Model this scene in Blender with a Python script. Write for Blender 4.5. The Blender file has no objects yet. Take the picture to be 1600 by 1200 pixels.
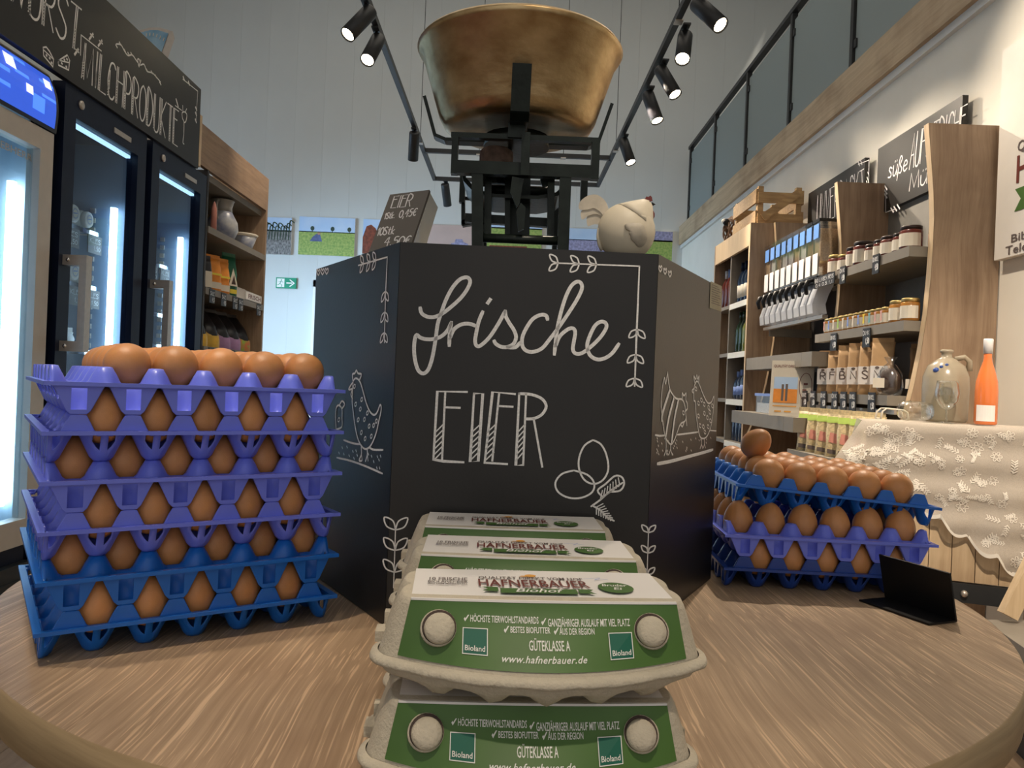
import bpy, math, random
from mathutils import Vector, Matrix
rnd = random.Random(7)
S = bpy.context.scene
COL = S.collection
# ------------------------------------------------------------------ camera
FPX = 1200.0
ROLL = math.radians(2.3)
EYE = Vector((0, 0, 1.02))
RV = Vector((math.cos(ROLL), 0, math.sin(ROLL)))
UV_ = Vector((-math.sin(ROLL), 0, math.cos(ROLL)))
cd = bpy.data.cameras.new('camera'); cam = bpy.data.objects.new('camera', cd); COL.objects.link(cam)
cd.sensor_width = 36; cd.lens = 36 * FPX / 1600; cd.clip_start = 0.02
M = Matrix.Identity(4)
for i in range(3):
    M[i][0] = RV[i]; M[i][1] = UV_[i]; M[i][2] = (0, -1, 0)[i]; M[i][3] = EYE[i]
cam.matrix_world = M
S.camera = cam
# ------------------------------------------------------------------ world, light, exposure
S.view_settings.view_transform = 'Standard'; S.view_settings.look = 'None'
S.view_settings.gamma = 1; S.view_settings.use_curve_mapping = False
S.view_settings.exposure = 0.42
W = bpy.data.worlds.new('world'); S.world = W; W.use_nodes = True
W.node_tree.nodes['Background'].inputs[0].default_value = (1.0, 0.97, 0.93, 1)
W.node_tree.nodes['Background'].inputs[1].default_value = 0.43
WARM = (1.0, 0.84, 0.66)
def spot(loc, to, power, ang=60, blend=.5, col=WARM, size=.03):
    l = bpy.data.lights.new('spot_or_fill_light', 'SPOT'); l.energy = power; l.color = col
    l.spot_size = math.radians(ang); l.spot_blend = blend; l.shadow_soft_size = size
    o = bpy.data.objects.new('spot_or_fill_light', l); COL.objects.link(o); o.location = loc
    o.rotation_euler = (Vector(to) - Vector(loc)).to_track_quat('-Z', 'Y').to_euler()
    return o
def area(loc, to, power, sx, sy, col, spread=180):
    l = bpy.data.lights.new('area_light', 'AREA'); l.energy = power; l.color = col
    l.shape = 'RECTANGLE'; l.size = sx; l.size_y = sy; l.spread = math.radians(spread)
    o = bpy.data.objects.new('area_light', l); COL.objects.link(o); o.location = loc
    o.rotation_euler = (Vector(to) - Vector(loc)).to_track_quat('-Z', 'Y').to_euler()
    return o
# key spots of the two track rails on the egg table, then two added fills
spot((-.925, .69, 3.02), (-.10, .74, .75), 500, 54)
spot((.92, 2.50, 3.02), (.42, .95, .75), 250, 30)
spot((-.45, .55, 3.02), (-.33, .88, 1.0), 60, 15, .9)  # added fill for the top eggs of the left stack, off the rails
spot((.35, .10, 3.02), (.10, 1.03, 1.2), 75, 15, .9)  # added fill for the hen and column top, off the rails
# a right rail spot near the viewer, with added fills around it
spot((.12, -.45, 3.0), (.05, .50, .83), 62, 19, .9)  # added narrow fill on the carton fronts, on no rail
spot((.95, .9, 3.02), (1.75, 2.9, 1.3), 420, 64, .7)
spot((.95, 3.0, 3.02), (1.95, 2.55, 1.7), 60, 80, .8)  # added lamp without a head, brightens the poster wall
# heads in view, aimed at the shelves to the right and left
spot((.94, 4.45, 3.0), (1.75, 3.5, 1.5), 270, 62, .6)
spot((.90, 5.0, 3.0), (1.9, 4.3, 1.6), 210, 62, .6)
spot((.88, 5.45, 3.0), (1.8, 5.0, 1.6), 140, 62, .6)
spot((.86, 6.45, 3.0), (1.7, 5.5, 1.5), 100, 62, .6)
spot((-.99, 4.45, 3.0), (-2.4, 5.2, 1.4), 22, 70, .7)
spot((-.99, 4.65, 3.0), (-1.9, 4.5, 1.9), 22, 50, .7)
# spotlight of the gallery grazing the back wall
spot((3.05, 8.93, 5.9), (1.75, 9.0, 2.6), 260, 8, 1.0, (1, .9, .75), .02)
# blue area light for an unseen window added at left, and added overhead fill
area((-4.85, 6.9, 1.5), (-1.6, 9.0, .9), 75, 2.4, 1.8, (.50, .74, 1.0), 75)
area((0, 4.5, 6.05), (0, 4.5, 0), 66, 5, 6, (1.0, .90, .76))

# ------------------------------------------------------------------ ray helpers (pixel of the 1600x1200 photograph -> world)
def ray(x, y):
    return Vector((0, 1, 0)) + RV * ((x - 800) / FPX) + UV_ * ((600 - y) / FPX)
def onz(x, y, z):
    r = ray(x, y); return EYE + r * ((z - EYE.z) / r.z)
def onx(x, y, X):
    r = ray(x, y); return EYE + r * (X / r.x)
def ony(x, y, Y):
    return EYE + ray(x, y) * Y
class Pl:                       # a flat face: origin, unit right, unit up
    def __init__(s, o, ex, ey):
        s.o = Vector(o); s.ex = Vector(ex).normalized(); s.ey = Vector(ey).normalized(); s.n = s.ex.cross(s.ey).normalized()
    def P(s, u, v, l=0.0):
        return s.o + s.ex * u + s.ey * v + s.n * l
    def uv(s, x, y):
        r = ray(x, y); t = (s.o - EYE).dot(s.n) / r.dot(s.n); d = EYE + r * t - s.o
        return (d.dot(s.ex), d.dot(s.ey))

# ------------------------------------------------------------------ materials
def mat(name, col, rough=.5, metal=0, var=0.0, scale=20, bump=0.0, bscale=None, emit=None, estr=1, rand=0.0, stretch=None, trans=0, ior=1.45, alpha=1, spec=.5, col2=None, sub=0, detail=4, coat=0):
    m = bpy.data.materials.new(name); m.use_nodes = True
    nt = m.node_tree; b = nt.nodes['Principled BSDF']
    b.inputs['Base Color'].default_value = (*col, 1); b.inputs['Roughness'].default_value = rough; b.inputs['Metallic'].default_value = metal
    b.inputs['Specular IOR Level'].default_value = spec
    if trans: b.inputs['Transmission Weight'].default_value = trans; b.inputs['IOR'].default_value = ior
    if alpha < 1: b.inputs['Alpha'].default_value = alpha
    if coat: b.inputs['Coat Weight'].default_value = coat; b.inputs['Coat Roughness'].default_value = .15
    if sub: b.inputs['Subsurface Weight'].default_value = sub; b.inputs['Subsurface Radius'].default_value = (.02, .008, .004); b.inputs['Subsurface Scale'].default_value = .4
    if emit: b.inputs['Emission Color'].default_value = (*emit, 1); b.inputs['Emission Strength'].default_value = estr
    if var or bump or rand or col2:
        tc = nt.nodes.new('ShaderNodeTexCoord'); mp = nt.nodes.new('ShaderNodeMapping')
        nt.links.new(tc.outputs['Object'], mp.inputs['Vector'])
        if stretch: mp.inputs['Scale'].default_value = stretch
        n = nt.nodes.new('ShaderNodeTexNoise'); n.inputs['Scale'].default_value = scale; n.inputs['Detail'].default_value = detail
        nt.links.new(mp.outputs[0], n.inputs['Vector'])
        if var or col2 or rand:
            c2 = col2 if col2 else tuple(min(1, c * (1 + var)) for c in col)
            c1 = col if col2 else tuple(c * (1 - var) for c in col)
            r = nt.nodes.new('ShaderNodeValToRGB'); r.color_ramp.elements[0].position = .32; r.color_ramp.elements[1].position = .68
            r.color_ramp.elements[0].color = (*c1, 1); r.color_ramp.elements[1].color = (*c2, 1)
            nt.links.new(n.outputs['Fac'], r.inputs[0]); out = r.outputs[0]
            if rand:
                oi = nt.nodes.new('ShaderNodeObjectInfo'); h = nt.nodes.new('ShaderNodeHueSaturation')
                mr = nt.nodes.new('ShaderNodeMapRange'); mr.inputs[3].default_value = 1 - rand; mr.inputs[4].default_value = 1 + rand
                nt.links.new(oi.outputs['Random'], mr.inputs[0]); nt.links.new(mr.outputs[0], h.inputs['Value'])
                nt.links.new(out, h.inputs['Color']); out = h.outputs[0]
            nt.links.new(out, b.inputs['Base Color'])
        if bump:
            n2 = nt.nodes.new('ShaderNodeTexNoise'); n2.inputs['Scale'].default_value = bscale or scale; n2.inputs['Detail'].default_value = 3
            nt.links.new(mp.outputs[0], n2.inputs['Vector'])
            bp = nt.nodes.new('ShaderNodeBump'); bp.inputs['Strength'].default_value = bump; bp.inputs['Distance'].default_value = .002
            nt.links.new(n2.outputs['Fac'], bp.inputs['Height']); nt.links.new(bp.outputs[0], b.inputs['Normal'])
    return m
def wood(name, dark, light, grain=(60, 4, 60), rough=.5, line=.0, bump=.15, knots=True, warpk=.05):
    m = bpy.data.materials.new(name); m.use_nodes = True; nt = m.node_tree; b = nt.nodes['Principled BSDF']
    b.inputs['Roughness'].default_value = rough
    tc = nt.nodes.new('ShaderNodeTexCoord')
    warp = nt.nodes.new('ShaderNodeTexNoise'); warp.inputs['Scale'].default_value = 2.6; warp.inputs['Detail'].default_value = 2
    nt.links.new(tc.outputs['Object'], warp.inputs['Vector'])
    mixv = nt.nodes.new('ShaderNodeVectorMath'); mixv.operation = 'MULTIPLY_ADD'
    nt.links.new(warp.outputs['Color'], mixv.inputs[0]); mixv.inputs[1].default_value = (warpk, warpk, warpk); nt.links.new(tc.outputs['Object'], mixv.inputs[2])
    mp = nt.nodes.new('ShaderNodeMapping'); mp.inputs['Scale'].default_value = grain; nt.links.new(mixv.outputs[0], mp.inputs['Vector'])
    n1 = nt.nodes.new('ShaderNodeTexNoise'); n1.inputs['Scale'].default_value = 1; n1.inputs['Detail'].default_value = 6; n1.inputs['Roughness'].default_value = .65
    nt.links.new(mp.outputs[0], n1.inputs['Vector'])
    r = nt.nodes.new('ShaderNodeValToRGB'); e = r.color_ramp.elements
    e[0].position = .3; e[0].color = (*dark, 1); e[1].position = .72; e[1].color = (*light, 1)
    nt.links.new(n1.outputs['Fac'], r.inputs[0]); out = r.outputs[0]
    if knots:
        n3 = nt.nodes.new('ShaderNodeTexNoise'); n3.inputs['Scale'].default_value = 3.5; n3.inputs['Detail'].default_value = 3
        nt.links.new(mixv.outputs[0], n3.inputs['Vector'])
        mx = nt.nodes.new('ShaderNodeMixRGB'); mx.blend_type = 'MULTIPLY'
        r3 = nt.nodes.new('ShaderNodeValToRGB'); r3.color_ramp.elements[0].position = .28; r3.color_ramp.elements[0].color = (.62, .56, .52, 1); r3.color_ramp.elements[1].position = .55; r3.color_ramp.elements[1].color = (1, 1, 1, 1)
        nt.links.new(n3.outputs['Fac'], r3.inputs[0]); mx.inputs[0].default_value = .8
        nt.links.new(out, mx.inputs[1]); nt.links.new(r3.outputs[0], mx.inputs[2]); out = mx.outputs[0]
    if line:
        mp2 = nt.nodes.new('ShaderNodeMapping'); mp2.inputs['Scale'].default_value = tuple(g * 2.2 for g in grain); nt.links.new(mixv.outputs[0], mp2.inputs['Vector'])
        n2 = nt.nodes.new('ShaderNodeTexNoise'); n2.inputs['Scale'].default_value = 1; n2.inputs['Detail'].default_value = 2
        nt.links.new(mp2.outputs[0], n2.inputs['Vector'])
        r2 = nt.nodes.new('ShaderNodeValToRGB'); r2.color_ramp.elements[0].position = .56; r2.color_ramp.elements[0].color = (0, 0, 0, 1); r2.color_ramp.elements[1].position = .66; r2.color_ramp.elements[1].color = (1, 1, 1, 1)
        nt.links.new(n2.outputs['Fac'], r2.inputs[0])
        mx2 = nt.nodes.new('ShaderNodeMixRGB'); mul = nt.nodes.new('ShaderNodeMath'); mul.operation = 'MULTIPLY'; mul.inputs[1].default_value = line
        nt.links.new(r2.outputs[0], mul.inputs[0]); nt.links.new(mul.outputs[0], mx2.inputs[0])
        nt.links.new(out, mx2.inputs[1]); mx2.inputs[2].default_value = (*[min(1, c * 1.7) for c in light], 1); out = mx2.outputs[0]
    nt.links.new(out, b.inputs['Base Color'])
    bp = nt.nodes.new('ShaderNodeBump'); bp.inputs['Strength'].default_value = bump; bp.inputs['Distance'].default_value = .001
    nt.links.new(n1.outputs['Fac'], bp.inputs['Height']); nt.links.new(bp.outputs[0], b.inputs['Normal'])
    return m
def glassmat(name, col, rough=.02, fac=.12, edge=.75):     # thin sheet: see-through with fresnel gloss
    m = bpy.data.materials.new(name); m.use_nodes = True; nt = m.node_tree
    for n in list(nt.nodes): nt.nodes.remove(n)
    o = nt.nodes.new('ShaderNodeOutputMaterial'); t = nt.nodes.new('ShaderNodeBsdfTransparent'); g = nt.nodes.new('ShaderNodeBsdfGlossy')
    t.inputs[0].default_value = (*col, 1); g.inputs['Roughness'].default_value = rough
    lw = nt.nodes.new('ShaderNodeLayerWeight'); lw.inputs[0].default_value = .25
    mr = nt.nodes.new('ShaderNodeMapRange'); mr.inputs[3].default_value = fac * .4; mr.inputs[4].default_value = edge
    nt.links.new(lw.outputs['Facing'], mr.inputs[0])
    mx = nt.nodes.new('ShaderNodeMixShader'); nt.links.new(mr.outputs[0], mx.inputs[0]); nt.links.new(t.outputs[0], mx.inputs[1]); nt.links.new(g.outputs[0], mx.inputs[2]); nt.links.new(mx.outputs[0], o.inputs[0])
    return m
def sheer(name, col, fac):     # milky sheet: part see-through, part matt
    m = bpy.data.materials.new(name); m.use_nodes = True; nt = m.node_tree
    for n in list(nt.nodes): nt.nodes.remove(n)
    o = nt.nodes.new('ShaderNodeOutputMaterial'); t = nt.nodes.new('ShaderNodeBsdfTransparent'); d = nt.nodes.new('ShaderNodeBsdfPrincipled')
    d.inputs['Base Color'].default_value = (*col, 1); d.inputs['Roughness'].default_value = .6
    mx = nt.nodes.new('ShaderNodeMixShader'); mx.inputs[0].default_value = fac
    nt.links.new(t.outputs[0], mx.inputs[1]); nt.links.new(d.outputs[0], mx.inputs[2]); nt.links.new(mx.outputs[0], o.inputs[0])
    return m
K = {}
K['wall'] = mat('painted_wall', (.72, .71, .67), .8, var=.03, scale=3)
K['wall_warm'] = mat('cream_plaster', (.80, .76, .67), .85, var=.03, scale=4)
K['backwall'] = mat('pale_wall_panel', (.60, .62, .60), .7, var=.02, scale=2)
K['ceiling'] = mat('ceiling_paint', (.6, .6, .58), .9, var=.02)
K['beam'] = wood('larch_beam', (.42, .30, .18), (.62, .47, .30), (8, 1.2, 40), .6)
K['oak'] = wood('oak_board', (.26, .17, .105), (.44, .315, .21), (45, 45, 2.2), .55)
K['oak_y'] = wood('oak_board_lengthwise', (.20, .125, .075), (.38, .255, .16), (40, 2.2, 40), .55)
K['edge'] = wood('pale_edge_band', (.55, .40, .24), (.70, .54, .35), (50, 50, 3), .5, knots=False)
K['table'] = wood('brushed_oak_tabletop', (.33, .22, .13), (.52, .37, .235), (170, 2.2, 170), .5, line=.5, bump=.5, warpk=.03)
K['tedge'] = wood('oak_edge_band', (.33, .23, .12), (.50, .36, .20), (4, 4, 90), .5, knots=False)
K['plank'] = wood('plank_floor', (.24, .16, .10), (.40, .28, .18), (40, 2.5, 40), .45)
K['crate'] = wood('rustic_crate_wood', (.36, .21, .09), (.62, .42, .20), (6, 60, 60), .65)
K['pine'] = wood('pale_pine_board', (.45, .32, .19), (.62, .47, .30), (50, 50, 3), .6)
K['grey'] = mat('taupe_shelf_board', (.225, .20, .165), .55, var=.04)
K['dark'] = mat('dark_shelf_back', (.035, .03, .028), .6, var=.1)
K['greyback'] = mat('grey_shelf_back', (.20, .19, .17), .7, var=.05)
K['board'] = mat('black_chalkboard', (.0125, .0112, .0105), .42, var=.15, scale=9, bump=.05, bscale=300)
K['chalk'] = mat('white_chalk_pen', (.84, .83, .81), .8, var=.12, scale=400)
K['navy'] = mat('navy_black_metal', (.007, .012, .032), .35, var=.1, spec=.2)
K['black'] = mat('black_metal', (.010, .010, .011), .4, var=.1, spec=.3)
K['rail'] = mat('anthracite_metal', (.02, .021, .022), .45, var=.06)
K['steel'] = mat('brushed_steel', (.56, .50, .44), .4, .7, var=.05, scale=60)
K['silver'] = mat('satin_silver_frame', (.58, .52, .45), .45, .35, var=.03)
K['chrome'] = mat('chrome', (.8, .8, .8), .1, 1, var=.02)
K['iron'] = mat('dark_green_cast_iron', (.010, .015, .012), .34, .25, var=.3, scale=50, bump=.15, bscale=140, spec=.3)
K['brass'] = mat('aged_brass', (.40, .27, .13), .40, 1, col2=(.66, .50, .28), scale=22, bump=.35, bscale=60, stretch=(1, 1, 1.6), detail=8)
K['rust'] = mat('rusty_iron_weight', (.12, .075, .055), .8, .2, var=.35, scale=90, bump=.6, bscale=150)
K['egg'] = mat('brown_eggshell', (.62, .275, .098), .42, var=.07, scale=60, rand=.16, bump=.12, bscale=600, sub=.06)
K['violet'] = mat('violet_plastic', (.17, .215, .86), .30, var=.05, sub=.0)
K['blue'] = mat('blue_plastic', (.010, .145, .58), .33, var=.05)
K['dblue'] = mat('deep_blue_plastic', (.012, .055, .30), .33, var=.05)
K['pulp'] = mat('grey_moulded_pulp', (.56, .50, .39), .9, var=.05, scale=120, bump=.5, bscale=420)
K['lwhite'] = mat('white_paper_label', (.82, .79, .76), .55, var=.015)
K['lgreen'] = mat('green_printed_paper', (.068, .155, .030), .5, var=.10, scale=14)
K['pgreen'] = mat('teal_green_print', (.004, .12, .075), .5, var=.02)
K['pmaroon'] = mat('maroon_print', (.16, .035, .025), .55, var=.02)
K['pink'] = mat('printed_dark', (.05, .045, .04), .6, var=.02)
K['pwhite'] = mat('white_print', (.82, .82, .76), .6, var=.02)
K['porange'] = mat('orange_print', (.75, .36, .06), .6, var=.05)
K['hen'] = mat('cream_glazed_ceramic', (.72, .64, .49), .5, var=.06, scale=30)
K['hen2'] = mat('worn_cream_metal', (.56, .50, .40), .6, var=.15, scale=60)
K['red'] = mat('dull_red_paint', (.16, .022, .018), .5, var=.1)
K['slate'] = mat('grey_brown_slate', (.135, .12, .105), .6, var=.05)
K['acryl'] = mat('clear_acrylic', (.75, .70, .58), .25, var=.05, alpha=.75)
K['tag'] = mat('black_price_tag', (.018, .019, .021), .5, var=.05)
K['white'] = mat('white_plastic', (.78, .77, .74), .4, var=.02)
K['led'] = mat('led_strip', (.9, .95, 1), .5, emit=(.72, .90, 1.0), estr=9)
K['led2'] = mat('led_and_glow_sheet', (.9, .95, 1), .5, emit=(.55, .80, 1.0), estr=1.3)
K['lamp'] = mat('spot_lens', (1, .9, .7), .5, emit=(1.0, .86, .62), estr=14)
K['blit'] = mat('backlit_blue_panel', (.02, .06, .45), .4, emit=(.03, .10, .62), estr=.75)
K['blit2'] = mat('backlit_pale_blue', (.05, .2, .7), .4, emit=(.08, .24, .85), estr=.8)
K['wlit'] = mat('backlit_white', (.8, .8, .85), .4, emit=(.75, .78, .9), estr=.75)
K['liner'] = mat('fridge_liner', (.55, .68, .78), .35, var=.02)
K['dliner'] = mat('grey_fridge_liner', (.15, .22, .32), .45, var=.03)
K['fglass'] = glassmat('fridge_door_glass', (.78, .86, .92), .03, .10, .18)
K['cglass'] = glassmat('clear_glass', (.95, .96, .93), .02, .25, .9)
K['rglass'] = sheer('satin_balcony_glass', (.30, .345, .33), .8)
K['clearp'] = glassmat('clear_plastic', (.96, .97, .99), .10, .35, .6)
K['milkp'] = sheer('frosted_plastic', (.72, .76, .82), .45)
K['film'] = glassmat('clear_film', (.93, .93, .93), .12, .3, .7)
K['tag_w'] = K['pwhite']
K['rose'] = mat('rose_wine_glass', (.76, .20, .05), .06, var=.03, coat=.6)
K['cap'] = mat('white_capsule', (.78, .76, .76), .4, var=.02)
K['stone'] = mat('salt_glazed_stoneware', (.32, .275, .20), .22, var=.08, scale=14)
K['cobalt'] = mat('cobalt_decor', (.03, .07, .26), .3, var=.2)
K['cloth'] = None
K['kraft'] = mat('brown_kraft_paper', (.50, .31, .15), .75, var=.08, scale=25, bump=.3, bscale=60)
K['noodle'] = mat('pasta_in_film', (.72, .58, .33), .35, var=.22, scale=90, bump=.4, bscale=90)
K['lime'] = mat('lime_print', (.45, .62, .12), .5, var=.1)
K['rosy'] = mat('rose_print', (.72, .30, .24), .5, var=.1)
K['bread'] = mat('dark_rye_loaf', (.06, .032, .022), .6, var=.4, scale=30, bump=.5, bscale=50)
K['jam_dark'] = mat('dark_jam', (.10, .018, .012), .15, var=.2)
K['jam_amber'] = mat('amber_honey', (.34, .15, .03), .15, var=.2)
K['lid_dark'] = mat('dark_jar_lid', (.035, .022, .018), .3, .3, var=.1)
K['lid_gold'] = mat('gold_jar_lid', (.55, .40, .16), .3, .8, var=.05)
K['lab_cream'] = mat('cream_jar_label', (.72, .66, .55), .6, var=.03)
K['lab_pink'] = mat('pink_jar_label', (.66, .38, .34), .6, var=.05)
K['lab_blue'] = mat('blue_jar_label', (.20, .30, .62), .6, var=.05)
K['lab_yel'] = mat('yellow_jar_label', (.75, .60, .06), .6, var=.05)
K['lab_grn'] = mat('green_jar_label', (.35, .55, .14), .6, var=.05)
K['lab_teal'] = mat('teal_jar_label', (.15, .42, .45), .6, var=.05)
K['wine_g'] = mat('green_wine_glass', (.02, .05, .02), .08, var=.1, coat=.5)
K['wine_b'] = mat('dark_blue_bottle', (.012, .03, .07), .08, var=.1, coat=.5)
K['wine_y'] = mat('yellow_green_bottle', (.20, .22, .03), .08, var=.1, coat=.5)
K['wine_r'] = mat('dark_red_bottle', (.12, .02, .012), .08, var=.1, coat=.5)
K['grain1'] = mat('oat_flakes', (.55, .38, .20), .8, var=.3, scale=160)
K['grain2'] = mat('brown_lentils', (.34, .19, .09), .7, var=.35, scale=160)
K['grain3'] = mat('pale_rice', (.70, .66, .58), .7, var=.15, scale=160)
K['blulab'] = mat('sky_blue_label', (.13, .30, .70), .5, var=.03)
K['orange'] = mat('orange_bag', (.80, .28, .03), .45, var=.12)
K['green_b'] = mat('green_coffee_bag', (.012, .14, .07), .45, var=.1)
K['yellow'] = mat('yellow_bag', (.80, .60, .03), .45, var=.1)
K['chipblk'] = mat('black_foil_bag', (.02, .018, .022), .3, var=.2)
K['purple'] = mat('mauve_bag_foot', (.36, .20, .38), .4, var=.15)
K['goldy'] = mat('golden_bag_foot', (.66, .40, .04), .4, var=.2)
K['multi'] = mat('green_red_bag_foot', (.22, .42, .05), .4, col2=(.62, .10, .05), scale=40)
K['ceram'] = mat('grey_blue_painted_ceramic', (.50, .50, .49), .3, col2=(.17, .20, .31), scale=16)
K['ceram0'] = mat('grey_stoneware', (.30, .29, .27), .4, var=.05)
K['milk'] = mat('milky_jar', (.70, .72, .70), .25, var=.04)
K['gherk'] = mat('pickled_greens', (.30, .34, .12), .2, var=.3, scale=60)
K['exit'] = mat('exit_green', (.0, .26, .13), .45, var=.02)
K['sky'] = mat('photo_print_sky', (.34, .55, .86), .5, col2=(.62, .74, .90), scale=2)
K['field'] = mat('photo_print_meadow', (.18, .32, .07), .5, col2=(.42, .50, .14), scale=40)
K['wheat'] = mat('photo_print_wheat', (.06, .06, .06), .5, col2=(.36, .35, .34), scale=28, stretch=(3, 1, 1))
K['hencol'] = mat('photo_print_feathers', (.20, .05, .025), .5, var=.4, scale=30)
K['pinkish'] = mat('photo_print_dusk', (.55, .42, .38), .5, var=.06, scale=4)
K['lav'] = mat('photo_print_lavender', (.30, .30, .48), .5, var=.35, scale=40)
K['treeg'] = mat('photo_print_dark_tree', (.03, .06, .04), .5, var=.3)
K['person'] = mat('photo_print_blue_shirt', (.10, .13, .28), .5, var=.3)
K['skin'] = mat('photo_print_skin', (.45, .25, .17), .5, var=.1)
K['poster'] = mat('offwhite_poster', (.78, .74, .68), .7, var=.015)
K['text'] = mat('dark_grey_print', (.13, .10, .09), .6, var=.03)
K['wicker'] = mat('brown_wicker', (.16, .09, .05), .8, var=.4, scale=60)
K['lace'] = mat('white_embroidery_thread', (.80, .75, .67), .8, var=.04)
K['sheet'] = mat('blue_white_dial', (.12, .30, .48), .4, col2=(.42, .60, .72), scale=10)
K['sticker'] = mat('beige_sticker', (.36, .32, .21), .6, var=.06, scale=80)
K['door'] = mat('white_door_paint', (.74, .76, .78), .5, var=.02)
K['wglass'] = mat('glowing_unseen_pane', (.7, .8, .9), .3, emit=(.50, .72, 1.0), estr=1.5)  # self-lit panes of the added window

def lace_cloth():
    m = bpy.data.materials.new('lace_cloth'); m.use_nodes = True; nt = m.node_tree
    b = nt.nodes['Principled BSDF']; b.inputs['Roughness'].default_value = .9
    b.inputs['Base Color'].default_value = (.56, .50, .43, 1)
    o = nt.nodes['Material Output']; t = nt.nodes.new('ShaderNodeBsdfTransparent'); mx = nt.nodes.new('ShaderNodeMixShader')
    tc = nt.nodes.new('ShaderNodeTexCoord'); n = nt.nodes.new('ShaderNodeTexNoise'); n.inputs['Scale'].default_value = 800
    nt.links.new(tc.outputs['Object'], n.inputs['Vector'])
    mr = nt.nodes.new('ShaderNodeMapRange'); mr.inputs[1].default_value = .3; mr.inputs[2].default_value = .7; mr.inputs[3].default_value = .62; mr.inputs[4].default_value = .95
    nt.links.new(n.outputs['Fac'], mr.inputs[0]); nt.links.new(mr.outputs[0], mx.inputs[0])
    nt.links.new(t.outputs[0], mx.inputs[1]); nt.links.new(b.outputs[0], mx.inputs[2]); nt.links.new(mx.outputs[0], o.inputs[0])
    return m
K['cloth'] = lace_cloth()

# ------------------------------------------------------------------ mesh builder
class MB:
    def __init__(s): s.v = []; s.f = []; s.sm = []
    def add(s, vs, fs, smooth=False):
        o = len(s.v); s.v += [Vector(v) for v in vs]
        for f in fs: s.f.append([i + o for i in f]); s.sm.append(smooth)
        return s
    def box(s, c, d, rz=0, m=None, taper=1.0):
        x, y, z = d[0] / 2, d[1] / 2, d[2] / 2; t = taper
        vs = [(-x, -y, -z), (x, -y, -z), (x, y, -z), (-x, y, -z), (-x * t, -y * t, z), (x * t, -y * t, z), (x * t, y * t, z), (-x * t, y * t, z)]
        R = m if m else Matrix.Rotation(rz, 3, 'Z')
        vs = [R @ Vector(v) + Vector(c) for v in vs]
        return s.add(vs, [(0, 3, 2, 1), (4, 5, 6, 7), (0, 1, 5, 4), (1, 2, 6, 5), (2, 3, 7, 6), (3, 0, 4, 7)])
    def bx(s, a, b):        # box from two corners
        return s.box([(a[i] + b[i]) / 2 for i in range(3)], [abs(a[i] - b[i]) for i in range(3)])
    def bar(s, a, b, w, t, up=(0, 0, 1), right=None):
        a = Vector(a); b = Vector(b); d = (b - a).normalized(); u = Vector(up)
        if abs(d.dot(u)) > .95: u = Vector((0, 1, 0))
        r = d.cross(u).normalized() if right is None else Vector(right); u = r.cross(d)
        vs = [p + r * (sx * w / 2) + u * (sz * t / 2) for p in (a, b) for sx, sz in ((-1, -1), (1, -1), (1, 1), (-1, 1))]
        return s.add(vs, [(3, 2, 1, 0), (4, 5, 6, 7), (0, 1, 5, 4), (1, 2, 6, 5), (2, 3, 7, 6), (3, 0, 4, 7)])
    def tube(s, pts, r, n=8, cap=True):
        pts = [Vector(p) for p in pts]; rs = r if isinstance(r, (list, tuple)) else [r] * len(pts)
        o = len(s.v); pr = None
        for i, p in enumerate(pts):
            d = (pts[min(i + 1, len(pts) - 1)] - pts[max(i - 1, 0)]).normalized()
            if pr is None:
                q = Vector((0, 0, 1)) if abs(d.z) < .9 else Vector((1, 0, 0)); pr = d.cross(q).normalized()
            else: pr = (pr - d * pr.dot(d)).normalized()
            q = d.cross(pr)
            for k in range(n):
                a = 2 * math.pi * k / n; s.v.append(p + (pr * math.cos(a) + q * math.sin(a)) * rs[i])
        for i in range(len(pts) - 1):
            for k in range(n):
                a = o + i * n + k; b = o + i * n + (k + 1) % n; s.f.append([a, b, b + n, a + n]); s.sm.append(True)
        if cap:
            s.f.append([o + k for k in reversed(range(n))]); s.sm.append(False)
            e = o + (len(pts) - 1) * n; s.f.append([e + k for k in range(n)]); s.sm.append(False)
        return s
    def lathe(s, prof, c=(0, 0, 0), n=20, m=None, sx=1, sy=1, smooth=True):
        o = len(s.v); R = m or Matrix.Identity(3); c = Vector(c)
        for r, z in prof:
            for k in range(n):
                a = 2 * math.pi * k / n; s.v.append(R @ Vector((r * math.cos(a) * sx, r * math.sin(a) * sy, z)) + c)
        for i in range(len(prof) - 1):
            for k in range(n):
                a = o + i * n + k; b = o + i * n + (k + 1) % n; s.f.append([a, b, b + n, a + n]); s.sm.append(smooth)
        if prof[0][0] > 1e-5: s.f.append([o + k for k in reversed(range(n))]); s.sm.append(False)
        if prof[-1][0] > 1e-5: e = o + (len(prof) - 1) * n; s.f.append([e + k for k in range(n)]); s.sm.append(False)
        return s
    def sphere(s, c, r, n=16, sc=(1, 1, 1)):
        pr = [(r * math.sin(math.pi * i / (n // 2)) if 0 < i < n // 2 else 0, -r * math.cos(math.pi * i / (n // 2))) for i in range(n // 2 + 1)]
        return s.lathe(pr, c, n, Matrix.Diagonal(sc))
    def prism(s, poly, fn, d):     # poly of (u,v), fn(u,v,w) -> point; from w=0 to w=d
        n = len(poly); vs = [fn(u, v, 0) for u, v in poly] + [fn(u, v, d) for u, v in poly]
        fs = [list(reversed(range(n))), list(range(n, 2 * n))] + [[i, (i + 1) % n, n + (i + 1) % n, n + i] for i in range(n)]
        return s.add(vs, fs)
    def xform(s, M):
        s.v = [M @ v for v in s.v]; return s
    def mesh(s, name, off=None):
        me = bpy.data.meshes.new(name)
        vs = [tuple(v - off) if off is not None else tuple(v) for v in s.v]
        me.from_pydata(vs, [], s.f); me.polygons.foreach_set('use_smooth', s.sm); me.update(); return me
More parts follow.
